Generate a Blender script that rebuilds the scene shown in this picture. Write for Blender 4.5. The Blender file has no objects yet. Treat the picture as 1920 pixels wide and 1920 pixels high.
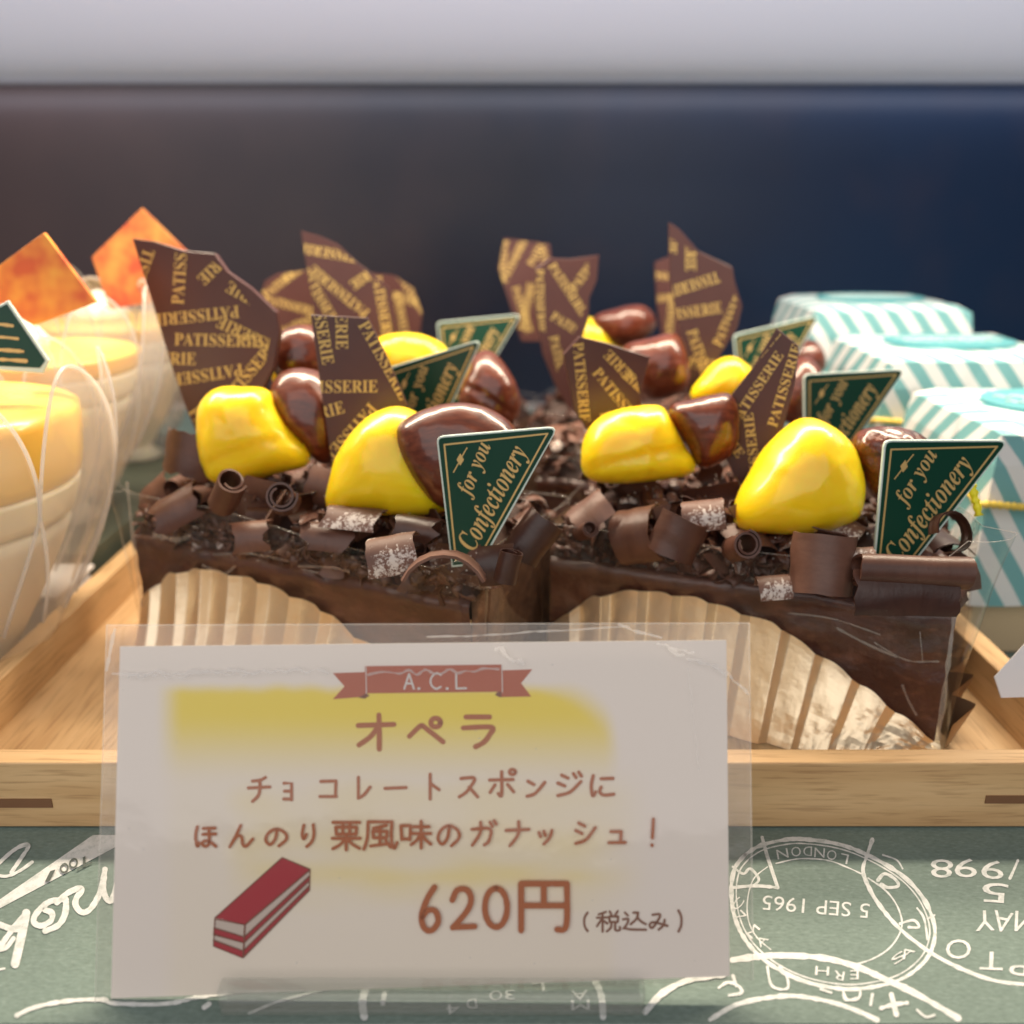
import bpy, math, random
from mathutils import Vector, Matrix, noise
random.seed(7)
SC = bpy.context.scene
COL = SC.collection
S = 0.01                                   # every length below is in centimetres
# ---------------------------------------------------------------- camera
FPX = 1700.0; PITCH = math.radians(19); CP, SP = math.cos(PITCH), math.sin(PITCH)
CAMC = Vector((0, 0, 14.2))
cam = bpy.data.cameras.new('camera'); camo = bpy.data.objects.new('camera', cam); COL.objects.link(camo)
camo.location = CAMC * S; camo.rotation_euler = (math.pi / 2 - PITCH, 0, 0)
cam.sensor_width = 36; cam.lens = 18 / (960 / FPX); cam.clip_start = 0.005; cam.clip_end = 20
cam.dof.use_dof = True; cam.dof.focus_distance = 0.202; cam.dof.aperture_fstop = 10.0
SC.camera = camo
# ---------------------------------------------------------------- world, lamps, exposure
W = bpy.data.worlds.new('World'); SC.world = W; W.use_nodes = True
W.node_tree.nodes['Background'].inputs[0].default_value = (0.62, 0.60, 0.66, 1)
W.node_tree.nodes['Background'].inputs[1].default_value = 0.16
def area(name, loc, target, sx, sy, power, col):
    l = bpy.data.lights.new(name, 'AREA'); o = bpy.data.objects.new(name, l); COL.objects.link(o)
    l.shape = 'RECTANGLE'; l.size = sx * S; l.size_y = sy * S; l.energy = power; l.color = col
    o.location = Vector(loc) * S
    o.rotation_euler = (Vector(target) - Vector(loc)).to_track_quat('-Z', 'Y').to_euler()
    return o
area('case_strip_lamp', (0, 33, 25), (0, 26, 0), 60, 3.0, 2.9, (1.0, 0.84, 0.64))
area('room_light', (-16, -52, 58), (0, 20, 4), 150, 110, 7.1, (1.0, 0.95, 0.92))
area('added_bar_light', (6, 40, 33), (6, 62, 26), 100, 4, 0.72, (0.86, 0.88, 1.0))  # unseen lamp, added only to brighten the rounded white piece at the back
area('added_wall_glow', (6, 64.2, 20.6), (6, 66.4, 19.3), 110, 0.8, 0.07, (0.80, 0.84, 1.0))  # unseen lamp, added to make a fading glow on the back wall
SC.view_settings.view_transform = 'Standard'; SC.view_settings.look = 'None'
SC.view_settings.exposure = 0; SC.view_settings.gamma = 1; SC.view_settings.use_curve_mapping = False
SC.cycles.use_denoising = True
SC.cycles.max_bounces = 10; SC.cycles.transparent_max_bounces = 32
SC.cycles.caustics_reflective = False; SC.cycles.caustics_refractive = False
SC.cycles.sample_clamp_indirect = 6
# ---------------------------------------------------------------- material helpers
def mat(name, col, rough=0.5, metal=0.0, coat=0.0, sss=0.0, spec=0.5, emit=None):
    m = bpy.data.materials.new(name); m.use_nodes = True
    b = m.node_tree.nodes['Principled BSDF']
    b.inputs['Base Color'].default_value = (*col, 1); b.inputs['Roughness'].default_value = rough
    b.inputs['Metallic'].default_value = metal; b.inputs['Coat Weight'].default_value = coat
    b.inputs['Coat Roughness'].default_value = 0.06
    b.inputs['Specular IOR Level'].default_value = spec
    if sss:
        b.inputs['Subsurface Weight'].default_value = sss
        b.inputs['Subsurface Radius'].default_value = (1.0, 0.6, 0.25); b.inputs['Subsurface Scale'].default_value = 0.007
    return m
def N(m, t, **kw):
    n = m.node_tree.nodes.new(t)
    for k, v in kw.items(): setattr(n, k, v)
    return n
def L(m, a, b): m.node_tree.links.new(a, b)
def B(m): return m.node_tree.nodes['Principled BSDF']
def objcoord(m, scale):
    tc = N(m, 'ShaderNodeTexCoord'); mp = N(m, 'ShaderNodeMapping'); mp.inputs['Scale'].default_value = scale
    L(m, tc.outputs['Object'], mp.inputs['Vector']); return mp.outputs['Vector']
def noise_tex(m, scale, detail=4, vec=None, rough=0.55):
    n = N(m, 'ShaderNodeTexNoise'); n.inputs['Scale'].default_value = scale; n.inputs['Detail'].default_value = detail
    n.inputs['Roughness'].default_value = rough
    if vec is None: vec = objcoord(m, (1, 1, 1))
    L(m, vec, n.inputs['Vector']); return n.outputs['Fac']
def ramp(m, fac, stops):
    r = N(m, 'ShaderNodeValToRGB')
    while len(r.color_ramp.elements) < len(stops): r.color_ramp.elements.new(0.5)
    for e, (p, c) in zip(r.color_ramp.elements, stops): e.position = p; e.color = (*c, 1)
    L(m, fac, r.inputs['Fac']); return r.outputs['Color']
def bump(m, fac, strength, dist=0.001, node=None):
    b = N(m, 'ShaderNodeBump'); b.inputs['Strength'].default_value = strength; b.inputs['Distance'].default_value = dist
    L(m, fac, b.inputs['Height']); L(m, b.outputs['Normal'], (node or B(m)).inputs['Normal'])
def mixc(m, fac, a, b):
    x = N(m, 'ShaderNodeMix', data_type='RGBA')
    L(m, fac, x.inputs['Factor'])
    for s, v in ((6, a), (7, b)):
        if isinstance(v, tuple): x.inputs[s].default_value = (*v, 1)
        else: L(m, v, x.inputs[s])
    return x.outputs[2]
M = {}
def wood(name, axis):
    m = mat(name, (0.5, 0.3, 0.14), 0.5)
    sc = (5, 60, 60) if axis == 'x' else (60, 5, 60)
    v = objcoord(m, sc)
    n1 = noise_tex(m, 2.2, 5, v, 0.6)
    c = ramp(m, n1, [(0.28, (0.54, 0.325, 0.15)), (0.5, (0.64, 0.415, 0.205)), (0.72, (0.71, 0.485, 0.26))])
    sc2 = (18, 300, 300) if axis == 'x' else (300, 18, 300)
    n2 = noise_tex(m, 3.5, 3, objcoord(m, sc2), 0.5)
    d = ramp(m, n2, [(0.33, (0.62, 0.55, 0.5)), (0.48, (1, 1, 1))])
    mm = N(m, 'ShaderNodeMix', data_type='RGBA', blend_type='MULTIPLY'); mm.inputs['Factor'].default_value = 0.6
    L(m, c, mm.inputs[6]); L(m, d, mm.inputs[7]); L(m, mm.outputs[2], B(m).inputs['Base Color'])
    bump(m, n2, 0.15, 0.0005)
    return m
M['wood_x'] = wood('pine_wood_across', 'x'); M['wood_y'] = wood('pine_wood_along', 'y')
M['wood_dark'] = mat('dark_joint_wood', (0.2, 0.095, 0.045), 0.6)
def choc(name, a, b, rough, sugar=0.0, bs=0.2, coat=0.0, blotch=None, streak=False):
    m = mat(name, a, rough, coat=coat)
    n = noise_tex(m, 260, 5)
    n0 = noise_tex(m, 60, 3)
    c = ramp(m, n0, [(0.3, a), (0.72, b)])
    if sugar:
        sp = noise_tex(m, 900, 3, None, 0.7)
        area_ = noise_tex(m, 90, 2)
        ad = N(m, 'ShaderNodeMath', operation='MULTIPLY_ADD'); ad.inputs[1].default_value = .5; ad2 = N(m, 'ShaderNodeMath', operation='MULTIPLY'); ad2.inputs[1].default_value = .5; L(m, area_, ad2.inputs[0]); L(m, sp, ad.inputs[0]); L(m, ad2.outputs[0], ad.inputs[2])
        f = ramp(m, ad.outputs[0], [(sugar, (0, 0, 0)), (sugar + .07, (0.75, 0.75, 0.75))])
        c = mixc(m, f, c, (0.75, 0.68, 0.62))
    if blotch:
        nb = noise_tex(m, 110, 6, objcoord(m, (1, 1, 2.2)), 0.72)
        c = mixc(m, ramp(m, nb, [(0.5, (0, 0, 0)), (0.68, (1, 1, 1))]), c, blotch)
    if streak:
        ns = noise_tex(m, 1.0, 4, objcoord(m, (500, 260, 260)), 0.6)
        cs = ramp(m, ns, [(0.3, (0.84, 0.82, 0.81)), (0.6, (1, 1, 1))]); mm = N(m, 'ShaderNodeMix', data_type='RGBA', blend_type='MULTIPLY'); mm.inputs['Factor'].default_value = 1
        L(m, c, mm.inputs[6]); L(m, cs, mm.inputs[7]); c = mm.outputs[2]; n = ns
    L(m, c, B(m).inputs['Base Color'])
    bump(m, n, bs, 0.0006)
    return m
M['choc_dark'] = choc('dark_chocolate', (0.042, 0.0125, 0.008), (0.095, 0.031, 0.02), 0.38, bs=0.95, coat=0.3, blotch=(0.135, 0.052, 0.031))
M['choc_ganache'] = choc('ganache', (0.028, 0.0085, 0.006), (0.055, 0.016, 0.011), 0.3, bs=0.3, coat=0.4)
M['choc_curl'] = choc('chocolate_curl', (0.068, 0.025, 0.015), (0.12, 0.048, 0.03), 0.42, streak=True)
M['choc_curl_dark'] = choc('dark_chocolate_curl', (0.03, 0.0095, 0.006), (0.065, 0.022, 0.013), 0.38, streak=True)
M['choc_curl_milk'] = choc('milk_chocolate_curl', (0.11, 0.048, 0.032), (0.17, 0.08, 0.054), 0.48, streak=True)
M['choc_sugar'] = choc('sugared_chocolate', (0.1, 0.042, 0.027), (0.16, 0.075, 0.052), 0.55, sugar=0.52)
M['choc_flake'] = choc('chocolate_flakes', (0.035, 0.011, 0.007), (0.15, 0.062, 0.04), 0.4)
M['shard'] = choc('chocolate_plate', (0.064, 0.0215, 0.019), (0.078, 0.0275, 0.0225), 0.36, bs=0.06)
M['mound'] = choc('chocolate_crumb', (0.02, 0.007, 0.004), (0.06, 0.022, 0.013), 0.6, bs=1.0)
def sponge():
    m = mat('sponge', (0.2, 0.1, 0.05), 0.85)
    n = noise_tex(m, 220, 6, None, 0.7)
    L(m, ramp(m, n, [(0.3, (0.07, 0.026, 0.013)), (0.7, (0.30, 0.155, 0.08))]), B(m).inputs['Base Color'])
    bump(m, n, 0.9, 0.0015); return m
M['sponge'] = sponge()
M['sugar'] = mat('icing_sugar', (0.85, 0.82, 0.78), 0.6)
def gold_print():
    m = mat('gold_print', (0.60, 0.42, 0.135), 0.42, metal=0.25); return m
M['gold'] = gold_print()
M['gold_card'] = mat('gold_card_ink', (0.66, 0.45, 0.17), 0.4, metal=0.25)
def yellow():
    m = mat('candied_yellow', (0.9, 0.6, 0.01), 0.32, coat=0.32, sss=0.85)
    n = noise_tex(m, 45, 3)
    L(m, ramp(m, n, [(0.2, (0.965, 0.65, 0.008)), (0.8, (0.975, 0.69, 0.012))]), B(m).inputs['Base Color'])
    n2 = noise_tex(m, 120, 2); bump(m, n2, 0.06, 0.001); return m
M['yellow'] = yellow()
def brown(name, scorched=False):
    m = mat(name, (0.12, 0.028, 0.01), 0.36, coat=0.6)
    v = objcoord(m, (60, 320, 320))
    n = noise_tex(m, 2.0, 5, v)
    c = ramp(m, n, [(0.25, (0.055, 0.008, 0.0025)), (0.5, (0.105, 0.018, 0.005)), (0.8, (0.20, 0.05, 0.02))])
    if scorched:
        n3 = noise_tex(m, 130, 3)
        c = mixc(m, ramp(m, n3, [(0.55, (0, 0, 0)), (0.66, (1, 1, 1))]), c, (0.02, 0.012, 0.009))
        bump(m, noise_tex(m, 180, 4), 0.8, 0.0025)
    else:
        bump(m, n, 0.05, 0.0008)
    L(m, c, B(m).inputs['Base Color'])
    return m
M['brown'] = brown('candied_chestnut'); M['brown_scorch'] = brown('scorched_chestnut', True)
def foil():
    m = mat('gold_foil', (0.96, 0.79, 0.54), 0.38, metal=0.85)
    n = noise_tex(m, 130, 4, None, 0.6); bump(m, n, 0.3, 0.0012)
    return m
M['foil'] = foil()
M['foil_shaded'] = mat('foil_shaded_face', (0.30, 0.2, 0.12), 0.4, metal=0.7)  # gold foil again, shade and dark reflection put into its colour
M['card_green'] = mat('green_card', (0.0025, 0.046, 0.026), 0.32, spec=0.35)
M['card_edge'] = mat('white_card_edge', (0.62, 0.74, 0.68), 0.4)
def clear(name, tint=(1, 1, 1), gl=0.05, edge=0.5, veil=0.0, rough=0.05, bmp=0.0, bscale=40, fpow=1.0, veilcol=(0.8, 0.76, 0.72)):
    m = bpy.data.materials.new(name); m.use_nodes = True; nt = m.node_tree; nt.nodes.remove(B(m))
    out = nt.nodes['Material Output']
    tr = N(m, 'ShaderNodeBsdfTransparent'); tr.inputs[0].default_value = (*tint, 1)
    gs = N(m, 'ShaderNodeBsdfGlossy'); gs.inputs['Roughness'].default_value = rough
    lw = N(m, 'ShaderNodeLayerWeight'); lw.inputs['Blend'].default_value = 0.25
    mr = N(m, 'ShaderNodeMapRange'); mr.inputs['To Min'].default_value = gl; mr.inputs['To Max'].default_value = edge
    pw = N(m, 'ShaderNodeMath', operation='POWER'); pw.inputs[1].default_value = fpow; L(m, lw.outputs['Facing'], pw.inputs[0]); L(m, pw.outputs[0], mr.inputs['Value'])
    if bmp:
        b = N(m, 'ShaderNodeBump'); b.inputs['Strength'].default_value = bmp; b.inputs['Distance'].default_value = 0.002
        L(m, noise_tex(m, bscale, 4), b.inputs['Height']); L(m, b.outputs['Normal'], gs.inputs['Normal'])
    x = N(m, 'ShaderNodeMixShader'); L(m, mr.outputs[0], x.inputs[0]); L(m, tr.outputs[0], x.inputs[1]); L(m, gs.outputs[0], x.inputs[2])
    res = x
    if veil:
        df = N(m, 'ShaderNodeBsdfDiffuse'); df.inputs[0].default_value = (*veilcol, 1)
        tl = N(m, 'ShaderNodeBsdfTranslucent'); tl.inputs[0].default_value = (*veilcol, 1)
        dx = N(m, 'ShaderNodeMixShader'); dx.inputs[0].default_value = 0.5; L(m, df.outputs[0], dx.inputs[1]); L(m, tl.outputs[0], dx.inputs[2])
        y = N(m, 'ShaderNodeMixShader'); y.inputs[0].default_value = veil
        L(m, x.outputs[0], y.inputs[1]); L(m, dx.outputs[0], y.inputs[2]); res = y
    L(m, res.outputs[0], out.inputs['Surface']); return m
M['film'] = clear('clear_cake_film', gl=0.016, edge=0.95, veil=0.008, fpow=2.0, rough=0.05, bmp=0.14, bscale=38)
M['film_edge'] = clear('film_edge_and_glint', gl=0.12, edge=0.5, veil=0.24, rough=0.15)  # cut rim of the film, shared by the painted glints
M['sleeve'] = clear('clear_sleeve', gl=0.035, edge=0.35, veil=0.05, rough=0.08, bmp=0.10, bscale=45)
M['acrylic'] = clear('clear_acrylic', tint=(0.97, 0.985, 0.98), gl=0.05, edge=0.5, veil=0.03, rough=0.03)
M['cup'] = clear('clear_cup_plastic', gl=0.06, edge=0.5, veil=0.21, rough=0.16, veilcol=(0.95, 0.92, 0.89))
M['cup_rim'] = clear('cup_rim_plastic', gl=0.08, edge=0.4, veil=0.42, rough=0.15, veilcol=(0.9, 0.87, 0.85))
M['sleeve_glare'] = clear('sleeve_edge_glare', gl=0.1, edge=0.3, veil=0.42, rough=0.2, veilcol=(0.95, 0.93, 0.9))  # whitish plastic for the sleeve edges and the painted glare
M['ink'] = mat('brown_marker_ink', (0.44, 0.125, 0.036), 0.6)
M['ink_dark'] = mat('dark_marker_ink', (0.24, 0.10, 0.055), 0.6)
M['ribbon'] = mat('red_brown_ribbon_print', (0.46, 0.105, 0.045), 0.6)
M['ribbon_dark'] = mat('ribbon_fold_print', (0.2, 0.06, 0.03), 0.6)
M['red_print'] = mat('red_print', (0.42, 0.018, 0.03), 0.6)
M['cream_print'] = mat('cream_print', (0.62, 0.52, 0.44), 0.6)
M['white_print'] = mat('white_print', (0.72, 0.68, 0.64), 0.6)
def paper():
    m = mat('card_paper', (0.7, 0.66, 0.62), 0.7)
    a = N(m, 'ShaderNodeVertexColor'); a.layer_name = 'print'
    L(m, a.outputs['Color'], B(m).inputs['Base Color'])
    bump(m, noise_tex(m, 900, 3), 0.08, 0.0004); return m
M['paper'] = paper()
def liner():
    m = mat('green_liner_paper', (0.12, 0.2, 0.16), 0.75)
    n = noise_tex(m, 700, 4, objcoord(m, (1, 2.2, 1)), 0.7)
    c = ramp(m, n, [(0.3, (0.14, 0.20, 0.175)), (0.62, (0.20, 0.275, 0.245)), (0.8, (0.31, 0.38, 0.35))])
    n2 = noise_tex(m, 25, 3); c2 = ramp(m, n2, [(0.3, (0.86, 0.86, 0.86)), (0.7, (1, 1, 1))])
    mm = N(m, 'ShaderNodeMix', data_type='RGBA', blend_type='MULTIPLY'); mm.inputs['Factor'].default_value = 1
    L(m, c, mm.inputs[6]); L(m, c2, mm.inputs[7]); L(m, mm.outputs[2], B(m).inputs['Base Color'])
    bump(m, n, 0.2, 0.0006); return m
M['liner'] = liner()
def linerprint():
    m = mat('white_liner_print', (0.7, 0.72, 0.7), 0.7)
    n = noise_tex(m, 600, 4, None, 0.7)
    L(m, ramp(m, n, [(0.3, (0.48, 0.53, 0.51)), (0.55, (0.74, 0.76, 0.75))]), B(m).inputs['Base Color']); return m
M['liner_print'] = linerprint()
M['liner_ink'] = mat('dark_liner_print', (0.09, 0.11, 0.10), 0.7)
M['shelf'] = mat('white_shelf', (0.62, 0.6, 0.58), 0.4)
M['steel'] = mat('brushed_metal_edge', (0.72, 0.68, 0.66), 0.3, metal=0.9)
M['white_card'] = mat('white_card', (0.72, 0.7, 0.7), 0.6)
def backwall():
    m = mat('back_panel', (0.01, 0.02, 0.05), 0.35)
    tc = N(m, 'ShaderNodeTexCoord'); sx = N(m, 'ShaderNodeSeparateXYZ'); L(m, tc.outputs['Object'], sx.inputs[0])
    nz = noise_tex(m, 9, 3)
    ad = N(m, 'ShaderNodeMath', operation='MULTIPLY_ADD'); ad.inputs[1].default_value = 0.22; L(m, nz, ad.inputs[0]); L(m, sx.outputs[0], ad.inputs[2])
    mr = N(m, 'ShaderNodeMapRange'); mr.inputs['From Min'].default_value = -0.28; mr.inputs['From Max'].default_value = 0.36
    L(m, ad.outputs[0], mr.inputs['Value'])
    c = ramp(m, mr.outputs[0], [(0.08, (0.078, 0.048, 0.048)), (0.38, (0.036, 0.026, 0.033)), (0.58, (0.006, 0.009, 0.024)), (1.0, (0.005, 0.021, 0.060))])  # panel is navy; brown tone and smudges paint in reflections on the glass
    n2 = noise_tex(m, 12, 2)
    L(m, mixc(m, ramp(m, n2, [(0.5, (0, 0, 0)), (0.8, (0.16, 0.16, 0.16))]), c, (0.10, 0.055, 0.055)), B(m).inputs['Base Color'])
    return m
M['back'] = backwall()
M['bar'] = mat('added_white_bar', (0.78, 0.77, 0.84), 0.5)
M['pudding'] = mat('cream_pudding', (0.86, 0.77, 0.60), 0.45, sss=0.3)
M['jelly'] = mat('yellow_jelly', (0.86, 0.52, 0.09), 0.3, coat=0.2, sss=0.3)
M['pale'] = mat('pale_custard', (0.90, 0.78, 0.55), 0.4, sss=0.3)
M['cream'] = mat('whipped_cream', (0.86, 0.82, 0.74), 0.5, sss=0.2)
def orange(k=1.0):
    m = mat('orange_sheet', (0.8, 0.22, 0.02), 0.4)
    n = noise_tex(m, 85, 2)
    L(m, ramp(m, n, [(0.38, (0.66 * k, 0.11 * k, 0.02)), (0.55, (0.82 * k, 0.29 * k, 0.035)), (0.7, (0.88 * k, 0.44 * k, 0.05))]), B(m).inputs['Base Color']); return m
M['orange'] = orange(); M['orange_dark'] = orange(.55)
def stripes(name, cx, cy, cz):
    m = mat(name, (0.7, 0.75, 0.74), 0.5)
    tc = N(m, 'ShaderNodeTexCoord'); dp = N(m, 'ShaderNodeVectorMath', operation='DOT_PRODUCT')
    dp.inputs[1].default_value = (cx, cy, cz); L(m, tc.outputs['Object'], dp.inputs[0])
    fr = N(m, 'ShaderNodeMath', operation='FRACT'); L(m, dp.outputs['Value'], fr.inputs[0])
    gt = N(m, 'ShaderNodeMath', operation='GREATER_THAN'); gt.inputs[1].default_value = 0.5; L(m, fr.outputs[0], gt.inputs[0])
    L(m, mixc(m, gt.outputs[0], (0.72, 0.73, 0.73), (0.17, 0.40, 0.42)), B(m).inputs['Base Color']); return m
M['stripe'] = stripes('teal_striped_paper', 88, 76, 55)
M['label_teal'] = mat('teal_label', (0.09, 0.32, 0.36), 0.5)
M['label_ink'] = mat('label_ink', (0.5, 0.62, 0.62), 0.5)
M['kraft'] = mat('kraft_card', (0.55, 0.42, 0.26), 0.7)
M['cord'] = mat('gold_cord', (0.72, 0.52, 0.08), 0.4)
M['tie'] = mat('yellow_tie', (0.85, 0.75, 0.02), 0.45)
M['box_dark'] = mat('dark_green_box', (0.06, 0.07, 0.05), 0.6)
# ---------------------------------------------------------------- object helpers
def tag(o, label, cat, group=None, kind=None):
    if label: o['label'] = label
    if cat: o['category'] = cat
    if group: o['group'] = group
    if kind: o['kind'] = kind
    return o
def empty(name, loc, label=None, cat=None, group=None):
    o = bpy.data.objects.new(name, None); COL.objects.link(o); o.location = Vector(loc) * S; o.empty_display_size = 0.01
    if label: tag(o, label, cat, group)
    return o
def wloc(o):
    v = Vector((0, 0, 0))
    while o is not None: v = v + o.location; o = o.parent
    return v
def mesh(name, vs, fs, m, parent=None, origin=None, smooth=False, mats=None, fmat=None):
    """vs: world positions in cm"""
    base = wloc(parent) if parent else Vector((0, 0, 0))
    if origin is None:
        if parent: o0 = base
        else:
            xs = [v[0] for v in vs]; ys = [v[1] for v in vs]; zs = [v[2] for v in vs]
            o0 = Vector(((min(xs) + max(xs)) / 2, (min(ys) + max(ys)) / 2, min(zs))) * S
    else: o0 = Vector(origin) * S
    me = bpy.data.meshes.new(name)
    me.from_pydata([Vector(v) * S - o0 for v in vs], [], fs)
    for x in (mats or [m]): me.materials.append(x)
    if fmat: me.polygons.foreach_set('material_index', fmat)
    if smooth: me.polygons.foreach_set('use_smooth', [True] * len(me.polygons))
    me.validate(); me.update()
    o = bpy.data.objects.new(name, me); COL.objects.link(o)
    o.location = o0 - base
    if parent: o.parent = parent
    return o
class MB:
    def __init__(s): s.v = []; s.f = []
    def add(s, vs, fs):
        k = len(s.v); s.v += [Vector(v) for v in vs]; s.f += [tuple(i + k for i in f) for f in fs]
    def box(s, x0, x1, y0, y1, z0, z1, bev=0.0):
        if bev <= 0:
            s.add([(x, y, z) for z in (z0, z1) for y in (y0, y1) for x in (x0, x1)],
                  [(0, 2, 3, 1), (4, 5, 7, 6), (0, 1, 5, 4), (2, 6, 7, 3), (0, 4, 6, 2), (1, 3, 7, 5)])
        else:
            import bmesh
            bm = bmesh.new(); r = bmesh.ops.create_cube(bm, size=1)
            for v in bm.verts: v.co = Vector(((x0 + x1) / 2 + v.co.x * (x1 - x0), (y0 + y1) / 2 + v.co.y * (y1 - y0), (z0 + z1) / 2 + v.co.z * (z1 - z0)))
            bmesh.ops.bevel(bm, geom=bm.edges[:], offset=bev, segments=3, affect='EDGES', profile=0.5)
            bm.verts.index_update()
            s.add([v.co.copy() for v in bm.verts], [tuple(v.index for v in f.verts) for f in bm.faces]); bm.free()
    def tube(s, pts, r, n=8, closed=False):
        pts = [Vector(p) for p in pts]; k = len(pts); vs = []; fs = []
        rr = r if isinstance(r, list) else [r] * k
        prev = None
        for i, p in enumerate(pts):
            a = pts[(i + 1) % k] if (closed or i < k - 1) else p; b = pts[i - 1] if (closed or i > 0) else p
            t = (a - b).normalized()
            if prev is None: u = t.orthogonal().normalized()
            else:
                u = prev - t * prev.dot(t); u = u.normalized() if u.length > 1e-6 else t.orthogonal().normalized()
            prev = u; w = t.cross(u)
            for j in range(n):
                an = 2 * math.pi * j / n; vs.append(p + (u * math.cos(an) + w * math.sin(an)) * rr[i])
        for i in range(k if closed else k - 1):
            for j in range(n):
                a = i * n + j; b = i * n + (j + 1) % n; c = ((i + 1) % k) * n + (j + 1) % n; d = ((i + 1) % k) * n + j
                fs.append((a, b, c, d))
        if not closed:
            fs.append(tuple(range(n))[::-1]); fs.append(tuple((k - 1) * n + j for j in range(n)))
        s.add(vs, fs)
    def lathe(s, prof, c, n=48):
        vs = []; fs = []
        for (r, z) in prof:
            for j in range(n):
                a = 2 * math.pi * j / n; vs.append((c[0] + r * math.cos(a), c[1] + r * math.sin(a), z))
        for i in range(len(prof) - 1):
            for j in range(n): fs.append((i * n + j, i * n + (j + 1) % n, (i + 1) * n + (j + 1) % n, (i + 1) * n + j))
        s.add(vs, fs)
    def build(s, name, m, parent=None, smooth=False, origin=None): return mesh(name, s.v, s.f, m, parent, origin, smooth)
def ray(px, py):
    xr = (px - 960) / FPX; yr = (py - 960) / FPX
    return Vector((xr, CP - SP * yr, -(SP + CP * yr)))
def at(px, py, zc): return CAMC + ray(px, py) * zc
RIGHT = Vector((1, 0, 0)); UPC = Vector((0, SP, CP)); TOW = Vector((0, -CP, SP))   # towards the lens
class Plane:
    def __init__(s, p0, n): s.p0 = Vector(p0); s.n = Vector(n).normalized()
    def w(s, px, py, off=0.0):
        d = ray(px, py); p = s.p0 + s.n * off
        return CAMC + d * ((p - CAMC).dot(s.n) / d.dot(s.n))
def smooth_poly(pts, k=6, closed=False):
    n = len(pts); out = []
    if n < 3 and not closed: return [Vector((p[0], p[1])) for p in pts]
    P = [Vector((p[0], p[1])) for p in pts]
    for i in range(n if closed else n - 1):
        p0 = P[(i - 1) % n] if (closed or i > 0) else P[i]; p1 = P[i]; p2 = P[(i + 1) % n]
        p3 = P[(i + 2) % n] if (closed or i < n - 2) else p2
        for j in range(k):
            t = j / k
            out.append(0.5 * ((2 * p1) + (p2 - p0) * t + (2 * p0 - 5 * p1 + 4 * p2 - p3) * t * t + (3 * p1 - p0 - 3 * p2 + p3) * t ** 3))
    if not closed: out.append(P[-1])
    return out
class Print:
    """flat printed marks laid on one surface; each mark a little above the one before"""
    def __init__(s, pl, off=0.012, step=0.0025): s.pl = pl; s.off = off; s.step = step; s.wk = 1.0; s.v = []; s.f = []
    def put(s, vs, fs):
        k = len(s.v); s.v += [s.pl.w(v[0], v[1], s.off) for v in vs]; s.f += [tuple(i + k for i in f) for f in fs]; s.off += s.step
    def poly(s, pts): s.put(pts, [tuple(range(len(pts)))])
    def stroke(s, pts, wd, sm=True, k=6, jit=0.0, rnd=True):
        c = smooth_poly(pts, k) if sm else [Vector((p[0], p[1])) for p in pts]
        c = [p for i, p in enumerate(c) if i == 0 or (p - c[i - 1]).length > 1e-3]
        n = len(c); vs = []; fs = []
        for i in range(n):
            t = (c[min(i + 1, n - 1)] - c[max(i - 1, 0)]).normalized(); q = Vector((-t.y, t.x))
            h = wd / 2 * s.wk * (1 + jit * noise.noise(Vector((c[i].x * 0.11, c[i].y * 0.11, wd))))
            vs += [c[i] + q * h, c[i] - q * h]
        for i in range(n - 1): fs.append((2 * i, 2 * i + 1, 2 * i + 3, 2 * i + 2))
        if rnd:
            for (i, sg) in ((0, -1), (n - 1, 1)):
                t = (c[min(i + 1, n - 1)] - c[max(i - 1, 0)]).normalized() * sg; q = Vector((-t.y, t.x)) * sg
                b = len(vs); arc = [c[i] + (q * math.cos(a) + t * math.sin(a)) * wd / 2 for a in [math.pi * j / 6 for j in range(1, 6)]]
                vs += arc; l, r = (2 * i, 2 * i + 1)
                fs.append(tuple([l] + list(range(b, b + 5)) + [r]) if sg > 0 else tuple([l] + list(range(b, b + 5)) + [r]))
        s.put(vs, fs)
    def glyph(s, strokes, box, wd, jit=0.12):
        x0, x1, y0, y1 = box
        for st in strokes:
            sm = True
            if st[0] == 'L': sm = False; st = st[1:]
            pts = [(x0 + (x1 - x0) * p[0] / 100, y0 + (y1 - y0) * p[1] / 100) for p in st]
            s.stroke(pts, wd, sm, 5, jit)
    def text(s, geo, start, dirv, length, cap, clip=None, shear=0.0):
        vs, fs, wd, ch = geo
        d = Vector(dirv).normalized(); up = Vector((d.y, -d.x))
        sx = length / wd; sy = cap / ch
        V = [Vector(start) + d * ((v[0] + shear * v[1]) * sx) + up * (v[1] * sy) for v in vs]
        if clip is None: s.put(V, fs); return
        ov = []; of = []
        for f in fs:
            p = [V[i] for i in f]
            n = len(clip)
            for i in range(n):
                a = clip[i]; b = clip[(i + 1) % n]; e = b - a; q = []
                for j in range(len(p)):
                    c, dd = p[j], p[(j + 1) % len(p)]
                    sc = e.x * (c.y - a.y) - e.y * (c.x - a.x); sd = e.x * (dd.y - a.y) - e.y * (dd.x - a.x)
                    if sc >= 0: q.append(c)
                    if (sc >= 0) != (sd >= 0): q.append(c + (dd - c) * (sc / (sc - sd)))
                p = q
                if len(p) < 3: break
            if len(p) >= 3:
                of.append(tuple(range(len(ov), len(ov) + len(p)))); ov += p
        if ov: s.put(ov, of)
    def build(s, name, m, parent): return mesh(name, s.v, s.f, m, parent) if s.v else None
def bold(t): return ''.join(chr(0x1D400 + ord(c) - 65) if 'A' <= c <= 'Z' else c for c in t)
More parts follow.
